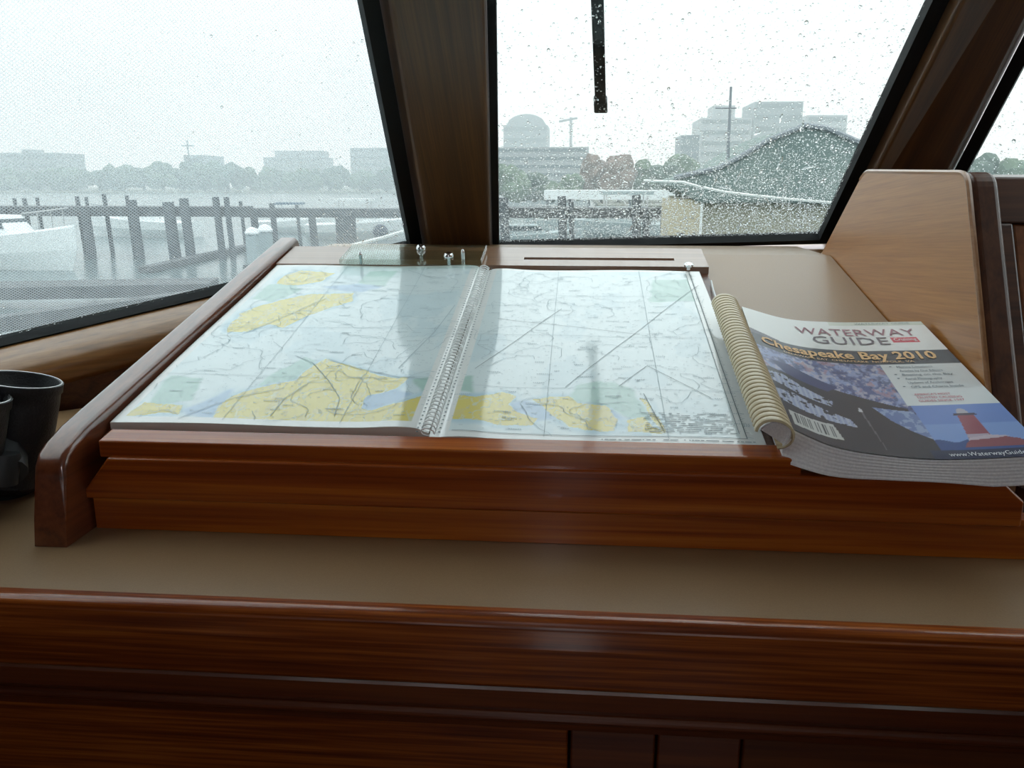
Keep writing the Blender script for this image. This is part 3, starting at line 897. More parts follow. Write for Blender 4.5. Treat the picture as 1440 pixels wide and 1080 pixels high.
# page block under the cover, leaves fanned along the fore-edge
bm = nb()
cols = 26; layers = 16
def low(u, v):
    q = cov(u, v, -.0006)
    base_ = NS * ((P0 + NS * (LAM + .0012)).dot(NS) - q.dot(NS))
    g = base_ + Vector((0, -.009 * (1 - v) * (1 if v == 0 else 0), 0))
    lift = .9 if u < .8 else .9 - .25 * (u - .8) / .2
    return q, q + base_ * lift
loop_t, loop_b = [], []
ring = [(i / cols, 0) for i in range(cols + 1)] + [(1, j / 10) for j in range(1, 11)] + [(1 - i / cols, 1) for i in range(1, cols + 1)] + [(0, 1 - j / 10) for j in range(1, 10)]
rows = []
for k_ in range(layers + 1):
    f_ = k_ / layers; row = []
    for (u, v) in ring:
        a, b = low(u, v)
        q = a.lerp(b, f_)
        outw = Vector((0, 0, 0))
        if v == 0: outw.y -= .010 * f_
        if u == 1: outw.x += 0
        q = q + outw + NS * 0 + Vector((0, -.0003 if (k_ % 2 and v == 0) else 0, 0))
        row.append(bm.verts.new(q))
    rows.append(row)
for r0, r1 in zip(rows, rows[1:]):
    for i in range(len(r0)):
        j = (i + 1) % len(r0); bm.faces.new((r0[i], r0[j], r1[j], r1[i]))
bm.faces.new(rows[-1])
obj('page_block', bm, block_edge, gb)
# comb binding: ribbed cream coil
ca_, cb_ = S(1090, 612, .020), S(1019, 428, .016)
bm = nb()
ax = (cb_ - ca_); ln = ax.length; axn = ax.normalized()
e1 = Vector((1, 0, 0)); e1 = (e1 - axn * e1.dot(axn)).normalized(); e2 = axn.cross(e1)
if e2.z < 0: e2 = -e2
nr = 40; ringsq = []
for i in range(nr * 6 + 1):
    t = i / (nr * 6); ph = (i % 6) / 6
    rr_ = (.0138 + .0009 * math.sin(math.pi * ph) ** .7 - (.0012 if i % 6 == 0 else 0)) * (1 + .02 * math.sin(t * 5))
    c = ca_ + ax * t
    ringsq.append([bm.verts.new(c + e1 * rr_ * math.cos(a) + e2 * rr_ * .92 * math.sin(a) - axn * (.004 * math.cos(a))) for a in [math.pi * (-.42 + 1.42 * j / 17) for j in range(18)]])
for a, b in zip(ringsq, ringsq[1:]):
    for j in range(17): bm.faces.new((a[j], a[j + 1], b[j + 1], b[j]))
obj('comb_binding', bm, coil_cream, gb, True)
# curled page edges seen in the open end of the comb
bm = nb(); 
for j, rr_ in enumerate((.0125, .0112, .0098, .0084)):
    pts_in = [ca_ + axn * (.001 + j * .0006) + e1 * rr_ * math.cos(a) + e2 * rr_ * .9 * math.sin(a) for a in [math.pi * (-.3 + 1.2 * q / 14) for q in range(15)]]
    pts_out = [q + axn * (ln * .9) for q in pts_in]
    va = [bm.verts.new(q) for q in pts_in]; vb = [bm.verts.new(q) for q in pts_out]
    for q in range(14): bm.faces.new((va[q], va[q + 1], vb[q + 1], vb[q]))
v0 = bm.verts.new(ca_ + axn * .003 - e2 * .004)
vv = [bm.verts.new(ca_ + axn * .003 + e1 * .0125 * math.cos(a) + e2 * .0115 * math.sin(a)) for a in [math.pi * (-.3 + 1.2 * q / 14) for q in range(15)]]
for q in range(14): bm.faces.new((v0, vv[q], vv[q + 1]))
obj('spine_pages', bm, block_edge, gb)
# lettering
def lettering(txt, u0, u1, v0, v1, mat, name='lettering', slant=0.0, bold=0.0, space=1.0):
    cu = bpy.data.curves.new('t', 'FONT'); cu.body = txt; cu.size = 1; cu.resolution_u = 2; cu.offset = bold; cu.space_character = space
    to = bpy.data.objects.new('t', cu); col.objects.link(to)
    dg = bpy.context.evaluated_depsgraph_get(); me = bpy.data.meshes.new_from_object(to.evaluated_get(dg))
    bpy.data.objects.remove(to); bpy.data.curves.remove(cu)
    bm = nb(); bm.from_mesh(me); bpy.data.meshes.remove(me)
    bmesh.ops.triangulate(bm, faces=bm.faces)
    xs = [v.co.x for v in bm.verts]; ys = [v.co.y for v in bm.verts]
    ax_, bx_, ay_, by_ = min(xs), max(xs), 0.0, max(ys)
    long_ = [q for q in bm.edges if q.calc_length() > .35]
    if long_: bmesh.ops.subdivide_edges(bm, edges=long_, cuts=2); bmesh.ops.triangulate(bm, faces=bm.faces)
    for v in bm.verts:
        s_ = (v.co.x - ax_) / (bx_ - ax_); t_ = (v.co.y - ay_) / (by_ - ay_)
        u = u0 + (u1 - u0) * s_ + slant * t_
        v.co = cov(u, v0 + (v1 - v0) * t_, .0006)
    return obj(name, bm, mat, cvo)
ink_title = base('title_ink', (.20, .17, .20), .5); ink_red = base('red_ink', (.50, .06, .10), .5)
ink_gold = base('gold_ink', (.86, .56, .28), .5); ink_white = base('white_ink', (.85, .86, .88), .5)
ink_txt = base('text_ink', (.08, .12, .16), .5); ink_url = base('pale_ink', (.75, .78, .82), .5)
ink_grey = base('grey_ink', (.30, .34, .34), .5)
lettering('WATERWAY', .29, .92, .865, .925, base('muted_rose_ink', (.36, .17, .21), .5), space=1.0)
lettering('GUIDE', .36, .755, .785, .85, ink_title, space=1.05)
lettering('Cruising', .785, .895, .815, .84, ink_white)
lettering('WATERWAY GUIDE', .64, .93, .972, .988, ink_grey)
lettering('Chesapeake Bay 2010', .05, .92, .66, .722, ink_gold, bold=.025)
lettering('DELAWARE BAY  CHESAPEAKE  NORFOLK, VA', .16, .80, .632, .647, ink_gold)
for i, tx in enumerate(['Marina Locations', 'Articles by Our Editors', 'Boating on the Bay', 'Aerial Photography', 'Updates of Anchorages', 'GPS and Charts Inside']):
    lettering(tx, .70, .86 + .03 * (i % 3), .588 - i * .030, .603 - i * .030, ink_txt)
for i in (0, 2, 3, 5):
    lettering('\u2022', .665, .678, .590 - i * .030, .602 - i * .030, ink_txt)
for i, tx in enumerate(["AMERICA'S MOST", 'TRUSTED CRUISING', 'GUIDES SINCE 1947']):
    lettering(tx, .69, .84 + .035 * (i > 0), .385 - i * .022, .398 - i * .022, ink_red)
lettering('www.WaterwayGuide.com', .66, .985, .012, .033, ink_url)

# ------------------------------------------------------------------ side cabinet (five-sided panel) at the right
XP = .3455
sc_ = thing('instrument_cabinet', 'light veneer five-sided instrument cabinet with dark teak edging', 'cabinet', (XP, .8, ZC))
pA = onX(1215, 241, XP); pB = onX(1358, 243, XP); pC = onX(1155, 357, XP); pD = onX(1240, 452, XP); pE = onX(1392, 600, XP)
bm = nb()
pn = [Vector((XP, q.y, q.z)) for q in (pA, pB, pE)] + [Vector((XP, pE.y - .01, pE.z - .03)), Vector((XP, pD.y, pD.z)), Vector((XP, pC.y, pC.z))]
def rnd(poly, i, r):
    p_, a, b = poly[i], poly[i - 1], poly[(i + 1) % len(poly)]
    da, db = (a - p_).normalized(), (b - p_).normalized()
    out = []
    for k_ in range(6):
        t = k_ / 5; out.append((p_ + da * r) * (1 - t)**2 + p_ * 2 * t * (1 - t) + (p_ + db * r) * t**2)
    return out
poly = rnd(pn, 0, .016) + rnd(pn, 1, .014) + pn[2:]
prism(bm, poly, (.004, 0, 0))
obj('side_panel', bm, oak, sc_)
# light edging round the panel (thin solid lipping)
lip = wood('pale_lipping', [(.3, (.30, .13, .05)), (.7, (.46, .24, .11))], 'Y', rough=.3, coat=.8, coat_rough=.2)
bm = nb()
path = poly + [poly[0]]
tube(bm, [q + Vector((.0015, 0, 0)) for q in path[:-1]], .0026, 6); obj('lipping', bm, lip, sc_, True)
# teak front edge with rounded top
bm = nb()
front = rnd([pn[0], pn[1], pn[2], pn[3]], 1, .014)
ins = Vector((0, .03, 0))
fr_poly = front + [pn[2], pn[3], pn[3] + Vector((0, .04, 0)), pn[2] + Vector((0, .04, 0)), pn[1] + Vector((0, .04, -.003))]
prism(bm, [q + Vector((.004, -.0005, .0005)) for q in fr_poly], (.024, 0, 0))
bevel(bm, .005, 4, 50)
obj('front_post', bm, dark_upright, sc_)
# carcase and recessed front door
yf = pB.y + .012
bm = nb()
prism(bm, [(XP + .028, pB.y + .04, pB.z - .004), (XP + .028, pA.y, pA.z - .004), (XP + .028, pC.y, pC.z), (XP + .028, 1.15, ZC + .001), (XP + .028, .70, ZC + .001), (XP + .028, .74, -.22)], (.33, 0, 0))
obj('carcase', bm, dark_wood, sc_)
bm = nb()
zt_ = onX(1420, 252, .40).z
def fy(z): return pB.y + .018 + (z - pB.z) * (pB.y - pE.y) / (pB.z - pE.z)
def flat(bm, x0, x1, z0, z1, d0, d1): return hexa(bm, [(x0, fy(z0) + d0, z0), (x1, fy(z0) + d0, z0), (x1, fy(z0) + d1, z0), (x0, fy(z0) + d1, z0)], [(x0, fy(z1) + d0, z1), (x1, fy(z1) + d0, z1), (x1, fy(z1) + d1, z1), (x0, fy(z1) + d1, z1)])
flat(bm, XP + .028, XP + .36, -.035, .006, 0, .02); flat(bm, XP + .028, XP + .045, -.25, -.035, 0, .02); flat(bm, XP + .345, XP + .36, -.25, -.035, 0, .02)
bevel(bm, .002, 2); obj('face_frame', bm, dark_wood, sc_)
bm = nb(); flat(bm, XP + .046, XP + .344, -.245, -.036, .003, .018); bevel(bm, .002, 2)
dr = obj('door', bm, wood('door_teak', [(.3, (.10, .03, .012)), (.5, (.20, .065, .022)), (.7, (.29, .11, .04))], 'Z', coat=.5, coat_rough=.25), sc_)
bm = nb(); hp = Vector((XP + .056, fy(-.10) - .002, -.13)); lathe(bm, [(.004, 0), (.004, .006), (.008, .008), (.008, .013), (.002, .015)], 16, frame_mat(hp, (0, -1, 0))); obj('knob', bm, chrome, dr, True)

# ------------------------------------------------------------------ binoculars on the worktop at the left
bc = onZ(5, 668, ZC)
bn = thing('binoculars', 'black binoculars standing on the worktop at the far left', 'binoculars', bc)
def bin_barrel(px, py, Y, tilt, main=True):
    c = onY(px, py, Y)
    axis = Vector((.18, .10, 1)).normalized()
    M = frame_mat(c, axis)
    bm = nb()
    lathe(bm, [(.024, -.105), (.030, -.098), (.031, -.070), (.034, -.050), (.0355, -.020), (.0355, -.010), (.037, -.008), (.037, 0), (.0335, 0), (.0325, -.006), (.031, -.012)], 40, M)
    b = obj('barrel', bm, bin_black, bn, True)
    bm = nb(); lathe(bm, [(.0305, -.0135), (.025, -.0115), (.012, -.0100), (.001, -.0096)], 32, M); obj('lens', bm, glint, b, True)
    bm = nb()
    ring_ = [M @ Vector((.0353 * math.cos(a), .0353 * math.sin(a), .0004)) for a in [2 * math.pi * i / 48 for i in range(49)]]
    tube(bm, ring_, .0006, 5, False); obj('rim', bm, steel, b, True)
    return c, M
cA, MA = bin_barrel(27, 534, .712, 0)
cB, MB_ = bin_barrel(-52, 556, .650, 0)
bm = nb()
mid = (cA + cB) / 2
tube(bm, [cA + Vector((-.028, -.012, -.075)), mid + Vector((0, 0, -.060)), cB + Vector((.02, .012, -.075))], [.017, .021, .017], 12)
obj('bridge', bm, bin_grey, bn, True)
bm = nb()
lathe(bm, [(.006, 0), (.013, .002), (.0135, .028), (.012, .031), (.002, .032)], 20, frame_mat(mid + Vector((.01, -.02, -.085)), (.18, .1, 1))); obj('focus_wheel', bm, bin_grey, bn, True)
# eyecups resting on the worktop and neck strap
for q in (cA, cB):
    bm = nb(); e0 = q - Vector((.18, .10, 1)).normalized() * .104
    lathe(bm, [(.016, -.035), (.018, -.033), (.020, -.004), (.024, 0)], 24, frame_mat(e0, (.18, .10, 1))); obj('eyecup', bm, rubber, bn, True)
bm = nb()
st = [onZ(64, 640, ZC + .010), onZ(45, 648, ZC + .015), onZ(20, 662, ZC + .006), onZ(-15, 680, ZC + .003)]
P_ = []
for i in range(len(st) - 1):
    for k_ in range(6): P_.append(st[i].lerp(st[i + 1], k_ / 6))
P_.append(st[-1])
va = [bm.verts.new(q + Vector((.008, .012, .002))) for q in P_]; vb = [bm.verts.new(q - Vector((.008, .012, .002))) for q in P_]
vc = [bm.verts.new(q + Vector((.008, .012, .0045))) for q in P_]; vd = [bm.verts.new(q - Vector((.008, .012, -.0005))) for q in P_]
for i in range(len(P_) - 1):
    for a, b in ((va, vb), (vb, vd), (vd, vc), (vc, va)): bm.faces.new((a[i], b[i], b[i + 1], a[i + 1]))
obj('neck_strap', bm, bin_grey, bn)

# ------------------------------------------------------------------ outside the glass: wiper, screen, rain
def on_pane(x, y, P, n, d=0.0): return onplane(x, y, P + n * d, n)
wp = thing('windscreen_wiper', 'black wiper hanging down outside the middle windscreen', 'wiper', on_pane(845, 163, CA, nC, .03))
q0_, q1_ = on_pane(845, 160, CA, nC, .02), on_pane(840, 0, CA, nC, .02)
qt = q1_ + (q1_ - q0_) * 1.1
bm = nb()
sd = Vector((.0075, 0, 0))
hexa(bm, [q0_ - sd, q0_ + sd, q0_ + sd + nC * .012, q0_ - sd + nC * .012], [qt - sd * 1.1, qt + sd * 1.1, qt + sd * 1.1 + nC * .012, qt - sd * 1.1 + nC * .012]); bevel(bm, .002, 2)
obj('blade', bm, rubber, wp)
bm = nb(); c0 = q0_ + (q0_ - q1_) * .0; hexa(bm, [q0_ - sd * 1.25 + nC * .0, q0_ + sd * 1.25, q0_ + sd * 1.25 + nC * .015, q0_ - sd * 1.25 + nC * .015], [v + (qt - q0_).normalized() * .02 for v in (q0_ - sd * 1.25, q0_ + sd * 1.25, q0_ + sd * 1.25 + nC * .015, q0_ - sd * 1.25 + nC * .015)]); bevel(bm, .002, 2)
obj('end_cap', bm, matte_black, wp)
bm = nb(); tube(bm, [q0_.lerp(qt, .5) + nC * .014, qt + nC * .02, qt + nC * .02 + (qt - q0_) * .1], .005, 8); obj('arm', bm, matte_black, wp, True)

# white mesh cover over the outside of the left pane
def mesh_cover():
    nu, nv = 40, 30
    me = bpy.data.meshes.new('window_cover')
    uA = (LB - A); o0 = A + nL * .03
    uu = uA.normalized(); vv_ = nL.cross(uu).normalized()
    if vv_.z < 0: vv_ = -vv_
    verts, uvs = [], []
    sh = .05 * 1.0
    for j in range(nv + 1):
        for i in range(nu + 1):
            a = A.lerp(LB, i / nu); b = ATOP.lerp(LT, i / nu)
            q = a.lerp(b, -.02 + 1.04 * j / nv) + nL * (.03 + .004 * math.sin(i * .9) * math.sin(j * .5))
            verts.append((q - o0)[:]); uvs.append(((q - o0).dot(uu), (q - o0).dot(vv_)))
    faces = [(j * (nu + 1) + i, j * (nu + 1) + i + 1, (j + 1) * (nu + 1) + i + 1, (j + 1) * (nu + 1) + i) for j in range(nv) for i in range(nu)]
    me.from_pydata(verts, [], faces)
    uvl = me.uv_layers.new(name='UVMap')
    for lp in me.loops: uvl.data[lp.index].uv = uvs[lp.vertex_index]
    me.materials.append(screen_weave)
    o = bpy.data.objects.new('window_cover', me); col.objects.link(o); o.location = o0
    tag(o, 'white mesh sun cover stretched over the outside of the left window', 'window cover')
mesh_cover()

# raindrops
def drops(name, corners, n, counts, label, wet):
    a, b, c, d = [Vector(q) for q in corners]
    r = random.Random(len(name) * 7 + int(abs(a.x) * 1000))
    V, F = [], []
    tdn = ((a - d).normalized())
    tx = (b - a).normalized(); ty = n.cross(tx).normalized()
    for k_ in range(counts):
        s_, t = r.random(), r.random()
        q = a.lerp(b, s_).lerp(d.lerp(c, s_), t)
        if r.random() > wet(s_, t): continue
        rad = .0006 * math.exp(r.gauss(0, .42))
        if r.random() < .012: rad *= 2.0
        rad = min(rad, .0028)
        el = 1 + .5 * r.random() if rad > .0010 else 1.0
        q = q + n * .0051
        b0 = len(V)
        seg = 7
        for (rr_, hh) in ((1.0, -.05), (.80, .34), (.42, .55)):
            for i in range(seg):
                a_ = 2 * math.pi * i / seg
                V.append((q + tx * (rr_ * rad * math.cos(a_)) + ty * (rr_ * rad * el * math.sin(a_)) + n * (hh * rad))[:])
        V.append((q + n * .62 * rad)[:]); V.append((q - n * .05 * rad)[:])
        for ri in range(2):
            for i in range(seg):
                j = (i + 1) % seg; F.append((b0 + ri * seg + i, b0 + ri * seg + j, b0 + (ri + 1) * seg + j, b0 + (ri + 1) * seg + i))
        for i in range(seg):
            j = (i + 1) % seg; F.append((b0 + 2 * seg + i, b0 + 2 * seg + j, b0 + 3 * seg)); F.append((b0 + j, b0 + i, b0 + 3 * seg + 1))
    me = bpy.data.meshes.new(name); o0 = a
    me.from_pydata([(v[0] - o0.x, v[1] - o0.y, v[2] - o0.z) for v in V], [], F)
    me.polygons.foreach_set('use_smooth', np.ones(len(me.polygons), bool))
    me.materials.append(water_drop)
    o = bpy.data.objects.new(name, me); col.objects.link(o); o.location = o0
    tag(o, label, 'raindrops', kind='stuff')
drops('raindrops', [CA, CB, ext(CB, CTR, .24), ext(CA, CTL, .24)], nC, 90000, 'fine raindrops covering the outside of the middle windscreen', lambda s_, t: (.55 + .45 * s_) * max(.13, 1.25 - 1.9 * t))
drops('raindrops', [mir(A), mir(LB), mir(LT).lerp(mir(LB), .4), mir(ATOP).lerp(mir(A), .4)], nR, 16000, 'fine raindrops covering the right-hand window', lambda s_, t: .9)
drops('raindrops', [A, A.lerp(LB, .8), LT.lerp(LB, .45), ATOP.lerp(A, .45)], nL, 26000, 'fine raindrops on the left window near the post', lambda s_, t: max(.03, 1 - s_ * 3.0) * max(.10, 1.3 - 2.4 * t) + (.35 if t < .04 else 0))
# larger runs of water on the middle pane
bm = nb()
for (x, y, dx, dy) in [(1000, 265, 10, -18), (1033, 258, 9, -17), (1092, 238, 10, -18), (1127, 238, 22, -6), (1078, 278, 12, 34), (1036, 325, 6, -14), (960, 275, 6, -10), (880, 330, 16, -20), (1130, 170, -5, 14), (1010, 262, 20, 4), (1100, 160, -4, 12), (1060, 190, 10, -6), (905, 325, 12, -16)]:
    a = on_pane(x, y, CA, nC, .0052); b = on_pane(x + dx, y + dy, CA, nC, .0052)
    pts = [a.lerp(b, i / 7) + Vector((random.gauss(0, .0006), 0, random.gauss(0, .0004))) for i in range(8)]
    tube(bm, pts, [.0006 + .0011 * math.sin(math.pi * (i + .6) / 8) for i in range(8)], 6)
o = obj('water_runs', bm, water_drop, None, True, origin=CA); tag(o, 'trickles of rain water running on the middle windscreen', 'raindrops', kind='stuff')

# ------------------------------------------------------------------ the harbour
ZW = -3.0
bm = nb(); bmesh.ops.create_grid(bm, x_segments=1, y_segments=1, size=700); bmesh.ops.translate(bm, verts=bm.verts, vec=(0, 0, ZW)); o = struct('water', bm, water_mat)
DS = 262.0
bm = nb(); prism(bm, [(-420, DS, ZW - 1), (420, DS, ZW - 1), (420, 640, ZW - 1), (-420, 640, ZW - 1)], (0, 0, 1.5)); bevel(bm, .3, 1); struct('far_shore', bm, soil)
bm = nb(); prism(bm, [(2, 96, ZW - 1), (140, 74, ZW - 1), (190, 240, ZW - 1), (2, 240, ZW - 1)], (0, 0, 1.6)); struct('near_shore', bm, soil)
# light rain haze over the harbour
hz = bpy.data.materials.new('rain_haze'); hz.use_nodes = True; hz.node_tree.nodes.clear()
ho = N(hz, 'ShaderNodeOutputMaterial'); hv = N(hz, 'ShaderNodeVolumeScatter')
hv.inputs['Color'].default_value = (.86, .965, 1, 1); hv.inputs['Density'].default_value = .0028; hv.inputs['Anisotropy'].default_value = .2
L(hz, hv.outputs[0], ho.inputs['Volume'])
bm = nb(); box(bm, -430, 430, 12, 660, ZW + .02, 80)
o = obj('rain_haze', bm, hz); tag(o, 'pale rain haze hanging over the whole harbour', 'haze', kind='stuff')

def building(name, label, x0, x1, yt, D, mat, bands=0, depth=20, band_mat=None, group=None, base_z=ZW + .55):
    a = onY(x0, yt, D); b = onY(x1, yt, D)
    t = thing(name, label, 'building', ((a.x + b.x) / 2, D + depth / 2, base_z), group)
    bm = nb(); box(bm, a.x, b.x, D, D + depth, base_z, a.z); obj('walls', bm, mat, t)
    h = a.z - base_z
    for i in range(bands):
        z = base_z + h * (i + .45) / bands
        bm = nb(); box(bm, a.x + .03 * (b.x - a.x), b.x - .03 * (b.x - a.x), D - .25, D + .1, z, z + h / bands * .38); obj('window_band', bm, band_mat or win_dark, t)
    return t, a, b
def roofbox(t, x0, x1, yt, yb_, D, depth, mat, name='roof_house'):
    a = onY(x0, yt, D); b = onY(x1, yb_, D)
    bm = nb(); box(bm, a.x, b.x, D + 1, D + depth, b.z, a.z); return obj(name, bm, mat, t)
t, a, b = building('apartment_block', 'long grey block on the far shore, leftmost on the skyline', -40, 78, 215, 330, concrete_d, 4)
roofbox(t, 28, 40, 210, 215, 330, 10, concrete_d)
t, a, b = building('apartment_block', 'wide stepped block on the far shore between trees, centre of left window', 370, 452, 221, 420, concrete_d, 5)
roofbox(t, 385, 450, 212, 221, 420, 15, concrete_d)
building('apartment_block', 'square tower block on the far shore beside the window post', 492, 545, 208, 400, concrete_d, 6)
t, a, b = building('church_tower', 'small tower with a cross-shaped mast above the far trees', 258, 285, 218, 330, concrete_d, 2)
t['category'] = 'tower'
bm = nb(); c = onY(265, 218, 330); tube(bm, [c, c + Vector((0, 0, 5.5))], .35, 6); tube(bm, [c + Vector((-2.5, 0, 3.6)), c + Vector((2.5, 0, 3.6))], .3, 6); obj('mast', bm, crane_mat, t)
# right window buildings
t, a, b = building('office_building', 'long striped office building seen low at the left of the middle window', 690, 828, 207, 170, concrete, 6, 24)
t, a, b = building('round_topped_tower', 'tall pale tower with a rounded top behind the striped building', 708, 770, 176, 330, concrete_d, 6, 24)
bm = nb()
c0, c1 = onY(712, 176, 330), onY(768, 176, 330); pk = onY(740, 160, 330).z - c0.z
pts = [(c0.x + (c1.x - c0.x) * i / 12, 330.5, c0.z + pk * math.sin(math.pi * i / 12) ** .5) for i in range(13)]
prism(bm, pts, (0, 20, 0)); obj('domed_roof', bm, concrete_d, t)
t = thing('tower_crane', 'thin tower crane rising behind the striped building', 'crane', onY(803, 207, 300))
bm = nb(); c = onY(803, 210, 300); tp = onY(803, 165, 300); tube(bm, [Vector((c.x, 300, ZW + .5)), tp], .5, 6); obj('mast', bm, crane_mat, t)
bm = nb(); tube(bm, [onY(786, 171, 300), onY(812, 166, 300)], .4, 6); obj('jib', bm, crane_mat, t)
building('office_tower', 'small dark blue-grey block above the boathouse roof', 958, 984, 190, 230, dark_clad, 3, 14)
t, a, b = building('office_tower', 'pale grey tower block with a rooftop step above the boathouse', 986, 1058, 166, 260, concrete, 7, 20)
roofbox(t, 1004, 1034, 148, 166, 260, 12, concrete)
building('office_tower', 'tall grey tower block just left of the boathouse ridge', 1062, 1130, 143, 260, concrete_d, 8, 20)
building('office_tower', 'lower greenish tower block right of the boathouse ridge', 1136, 1192, 162, 280, concrete, 7, 20)
# bare mast with a pennant in front of the pale tower
t = thing('sailboat_mast', 'thin sailboat mast standing in front of the pale tower', 'mast', onZ(1022, 330, ZW))
bm = nb(); bs = onY(1020, 300, 26); tp = onY(1028, 122, 26); tube(bm, [bs, tp], [.06, .035], 6); obj('spar', bm, crane_mat, t)
bm = nb(); s1 = onY(1006, 152, 26); s2 = onY(1036, 152, 26); tube(bm, [s1, s2], .02, 5); obj('spreader', bm, crane_mat, t)

# trees
def tree(label, px, pyt, D, wpx, mat, seed, group, base_z):
    c = onY(px, pyt, D); h = c.z - base_z; w = wpx / FPX * D / 2
    t = thing('tree', label, 'tree', (c.x, D, base_z), group)
    bm = nb(); tube(bm, [(c.x, D, base_z), (c.x + w * .05, D, base_z + h * .5)], [w * .07 + .1, w * .03 + .05], 7); obj('trunk', bm, bark, t)
    r = random.Random(seed); bm = nb()
    for i in range(13):
        a = r.uniform(0, 6.28); rr_ = r.random() ** .5 * w * .72; zz = base_z + h * r.uniform(.28, .82)
        s_ = h * r.uniform(.16, .26) * (1.1 - .5 * (zz - base_z) / h) + w * .12
        s_ = min(s_, (c.z - zz) * 1.0 + .2 * h * .2)
        before = len(bm.verts)
        res = bmesh.ops.create_icosphere(bm, subdivisions=2, radius=s_, matrix=Matrix.Translation((c.x + rr_ * math.cos(a), D + rr_ * .6 * math.sin(a), zz)))
        ctr = Vector((c.x + rr_ * math.cos(a), D + rr_ * .6 * math.sin(a), zz))
        for v in res['verts']:
            k2 = 1 + .35 * mnoise.noise(v.co * (2.2 / max(s_, .1)) + Vector((seed, 0, 0)))
            v.co = ctr + (v.co - ctr) * k2
    obj('crown', bm, mat, t)
    return t
far = [(-12, 236, 70), (52, 240, 70), (100, 236, 64), (138, 238, 60), (170, 232, 48), (200, 236, 44), (226, 226, 40), (250, 228, 46), (284, 224, 54), (318, 230, 54), (352, 235, 54), (388, 236, 50), (424, 238, 50), (462, 234, 54), (506, 240, 56), (545, 236, 50)]
FARL = ["hazy tree cut by the left edge of the view, behind the grey block", "hazy tree at the right-hand foot of the leftmost grey block", "broad domed tree just right of the leftmost grey block", "second domed tree right of the leftmost grey block", "low tree filling the dip between the domed trees and the pointed ones", "small tree left of the taller pointed tree on the far shore", "taller pointed tree left of the cross-topped tower", "tree directly in front of the cross-topped tower", "tree at the right shoulder of the cross-topped tower", "flat-topped tree between the tower and the stepped block, nearer the tower", "flat-topped tree ending at the stepped block", "tree under the left half of the stepped block", "tree under the right half of the stepped block", "tree between the stepped block and the square tower block", "tree at the foot of the square tower block", "tree squeezed between the square tower block and the window post"]
for i, (px, pt, w_) in enumerate(far):
    tree(FARL[i], px, pt, 285 + (i % 3) * 6, w_ * 1.25, leaf_a if i % 2 else leaf_b, i + 1, 'trees along the far shore', ZW + .45)
# near shore trees behind the right-hand dock
def shore_y(x): return 100
near = [(712, 232, 60, leaf_b, 'bushy green tree at the left edge of the middle window'), (752, 240, 60, leaf_a, 'dark tree before the striped building'), (800, 244, 56, leaf_b, 'low green tree before the right of the striped building'),
        (846, 212, 46, leaf_c, 'reddish-brown tree beside the striped building'), (872, 218, 40, leaf_c, 'smaller reddish-brown tree right of its twin'), (905, 222, 46, leaf_b, 'green tree right of the reddish trees'), (938, 226, 46, leaf_a, 'dark tree beside the boathouse roof'),
        (968, 216, 46, leaf_b, 'green tree rising behind the boathouse roof')]
for i, (px, pt, w_, mt, lb) in enumerate(near):
    tree(lb, px, pt, 112 + 3 * (i % 2), w_ * 1.15, mt, 40 + i, 'trees on the near shore', ZW + .55)
for i, (px, pt, w_) in enumerate([(1370, 214, 110), (1455, 218, 110), (1530, 222, 110)]):
    tree(['green tree behind the right-hand window post', 'green tree at the right edge of the view', 'green tree beyond the right window frame'][i], px, pt, 90, w_, leaf_b if i % 2 else leaf_a, 60 + i, 'trees outside the right window', ZW + .55)

# boathouse: canvas-sided shed with a grey-green hipped roof
bh = thing('boathouse', 'beige boathouse with a broad grey-green peaked roof', 'boathouse', onZ(1060, 360, ZW))
Dh = 24.0
bm = nb(); a = onY(986, 284, Dh); b = onY(1300, 345, Dh); box(bm, a.x, b.x, Dh, Dh + 9, ZW - .3, a.z + .05); obj('side_wall', bm, canvas_tan, bh)
bm = nb(); a2 = onY(942, 280, Dh - .3); b2 = onY(986, 345, Dh - .3); box(bm, a2.x, b2.x, Dh - .3, Dh + 2, ZW - .3, a2.z); obj('side_door', bm, canvas_beige, bh)
bm = nb(); c = onY(987, 284, Dh - .35); box(bm, c.x - .03, c.x + .03, Dh - .40, Dh - .3, ZW - .2, c.z); obj('corner_strip', bm, hull_white, bh)
bm = nb()
outl = [(940, 262), (948, 250), (1010, 236), (1038, 222), (1080, 197), (1112, 184), (1132, 176), (1162, 180), (1190, 192), (1222, 206), (1300, 232), (1300, 290), (1100, 286), (985, 286)]
fr_ = [onY(x, y, Dh - .5) for x, y in outl]
bk_ = [Vector((q.x + .5, Dh + 8.5, q.z * 1.0 + (.15 if i in range(3, 9) else 0))) for i, q in enumerate(fr_)]
hexa(bm, fr_, bk_); bevel(bm, .12, 2, 40); obj('roof', bm, roof_green, bh)
bm = nb(); tube(bm, [onY(x, y, Dh - .55) for x, y in outl[1:11]], .07, 6); obj('ridge_cap', bm, crane_mat, bh, True)
# slack white mooring line
bm = nb()
rp_ = [onY(x, y, 7.5) for x, y in [(905, 254), (960, 256), (985, 263), (1020, 270), (1060, 275), (1110, 280), (1180, 286), (1260, 292)]]
tube(bm, rp_, .012, 6); o = obj('mooring_rope', bm, rope_mat, None, True, origin=rp_[0]); tag(o, 'pale rope strung across in front of the boathouse', 'rope')
bm = nb(); rp_ = [onY(x, y, 9) for x, y in [(440, 356), (500, 344), (540, 334), (580, 322), (600, 316)]]
tube(bm, rp_, .022, 6); o = obj('mooring_rope', bm, rope_mat, None, True, origin=rp_[0]); tag(o, 'thick pale rope rising beside the left window post', 'rope')

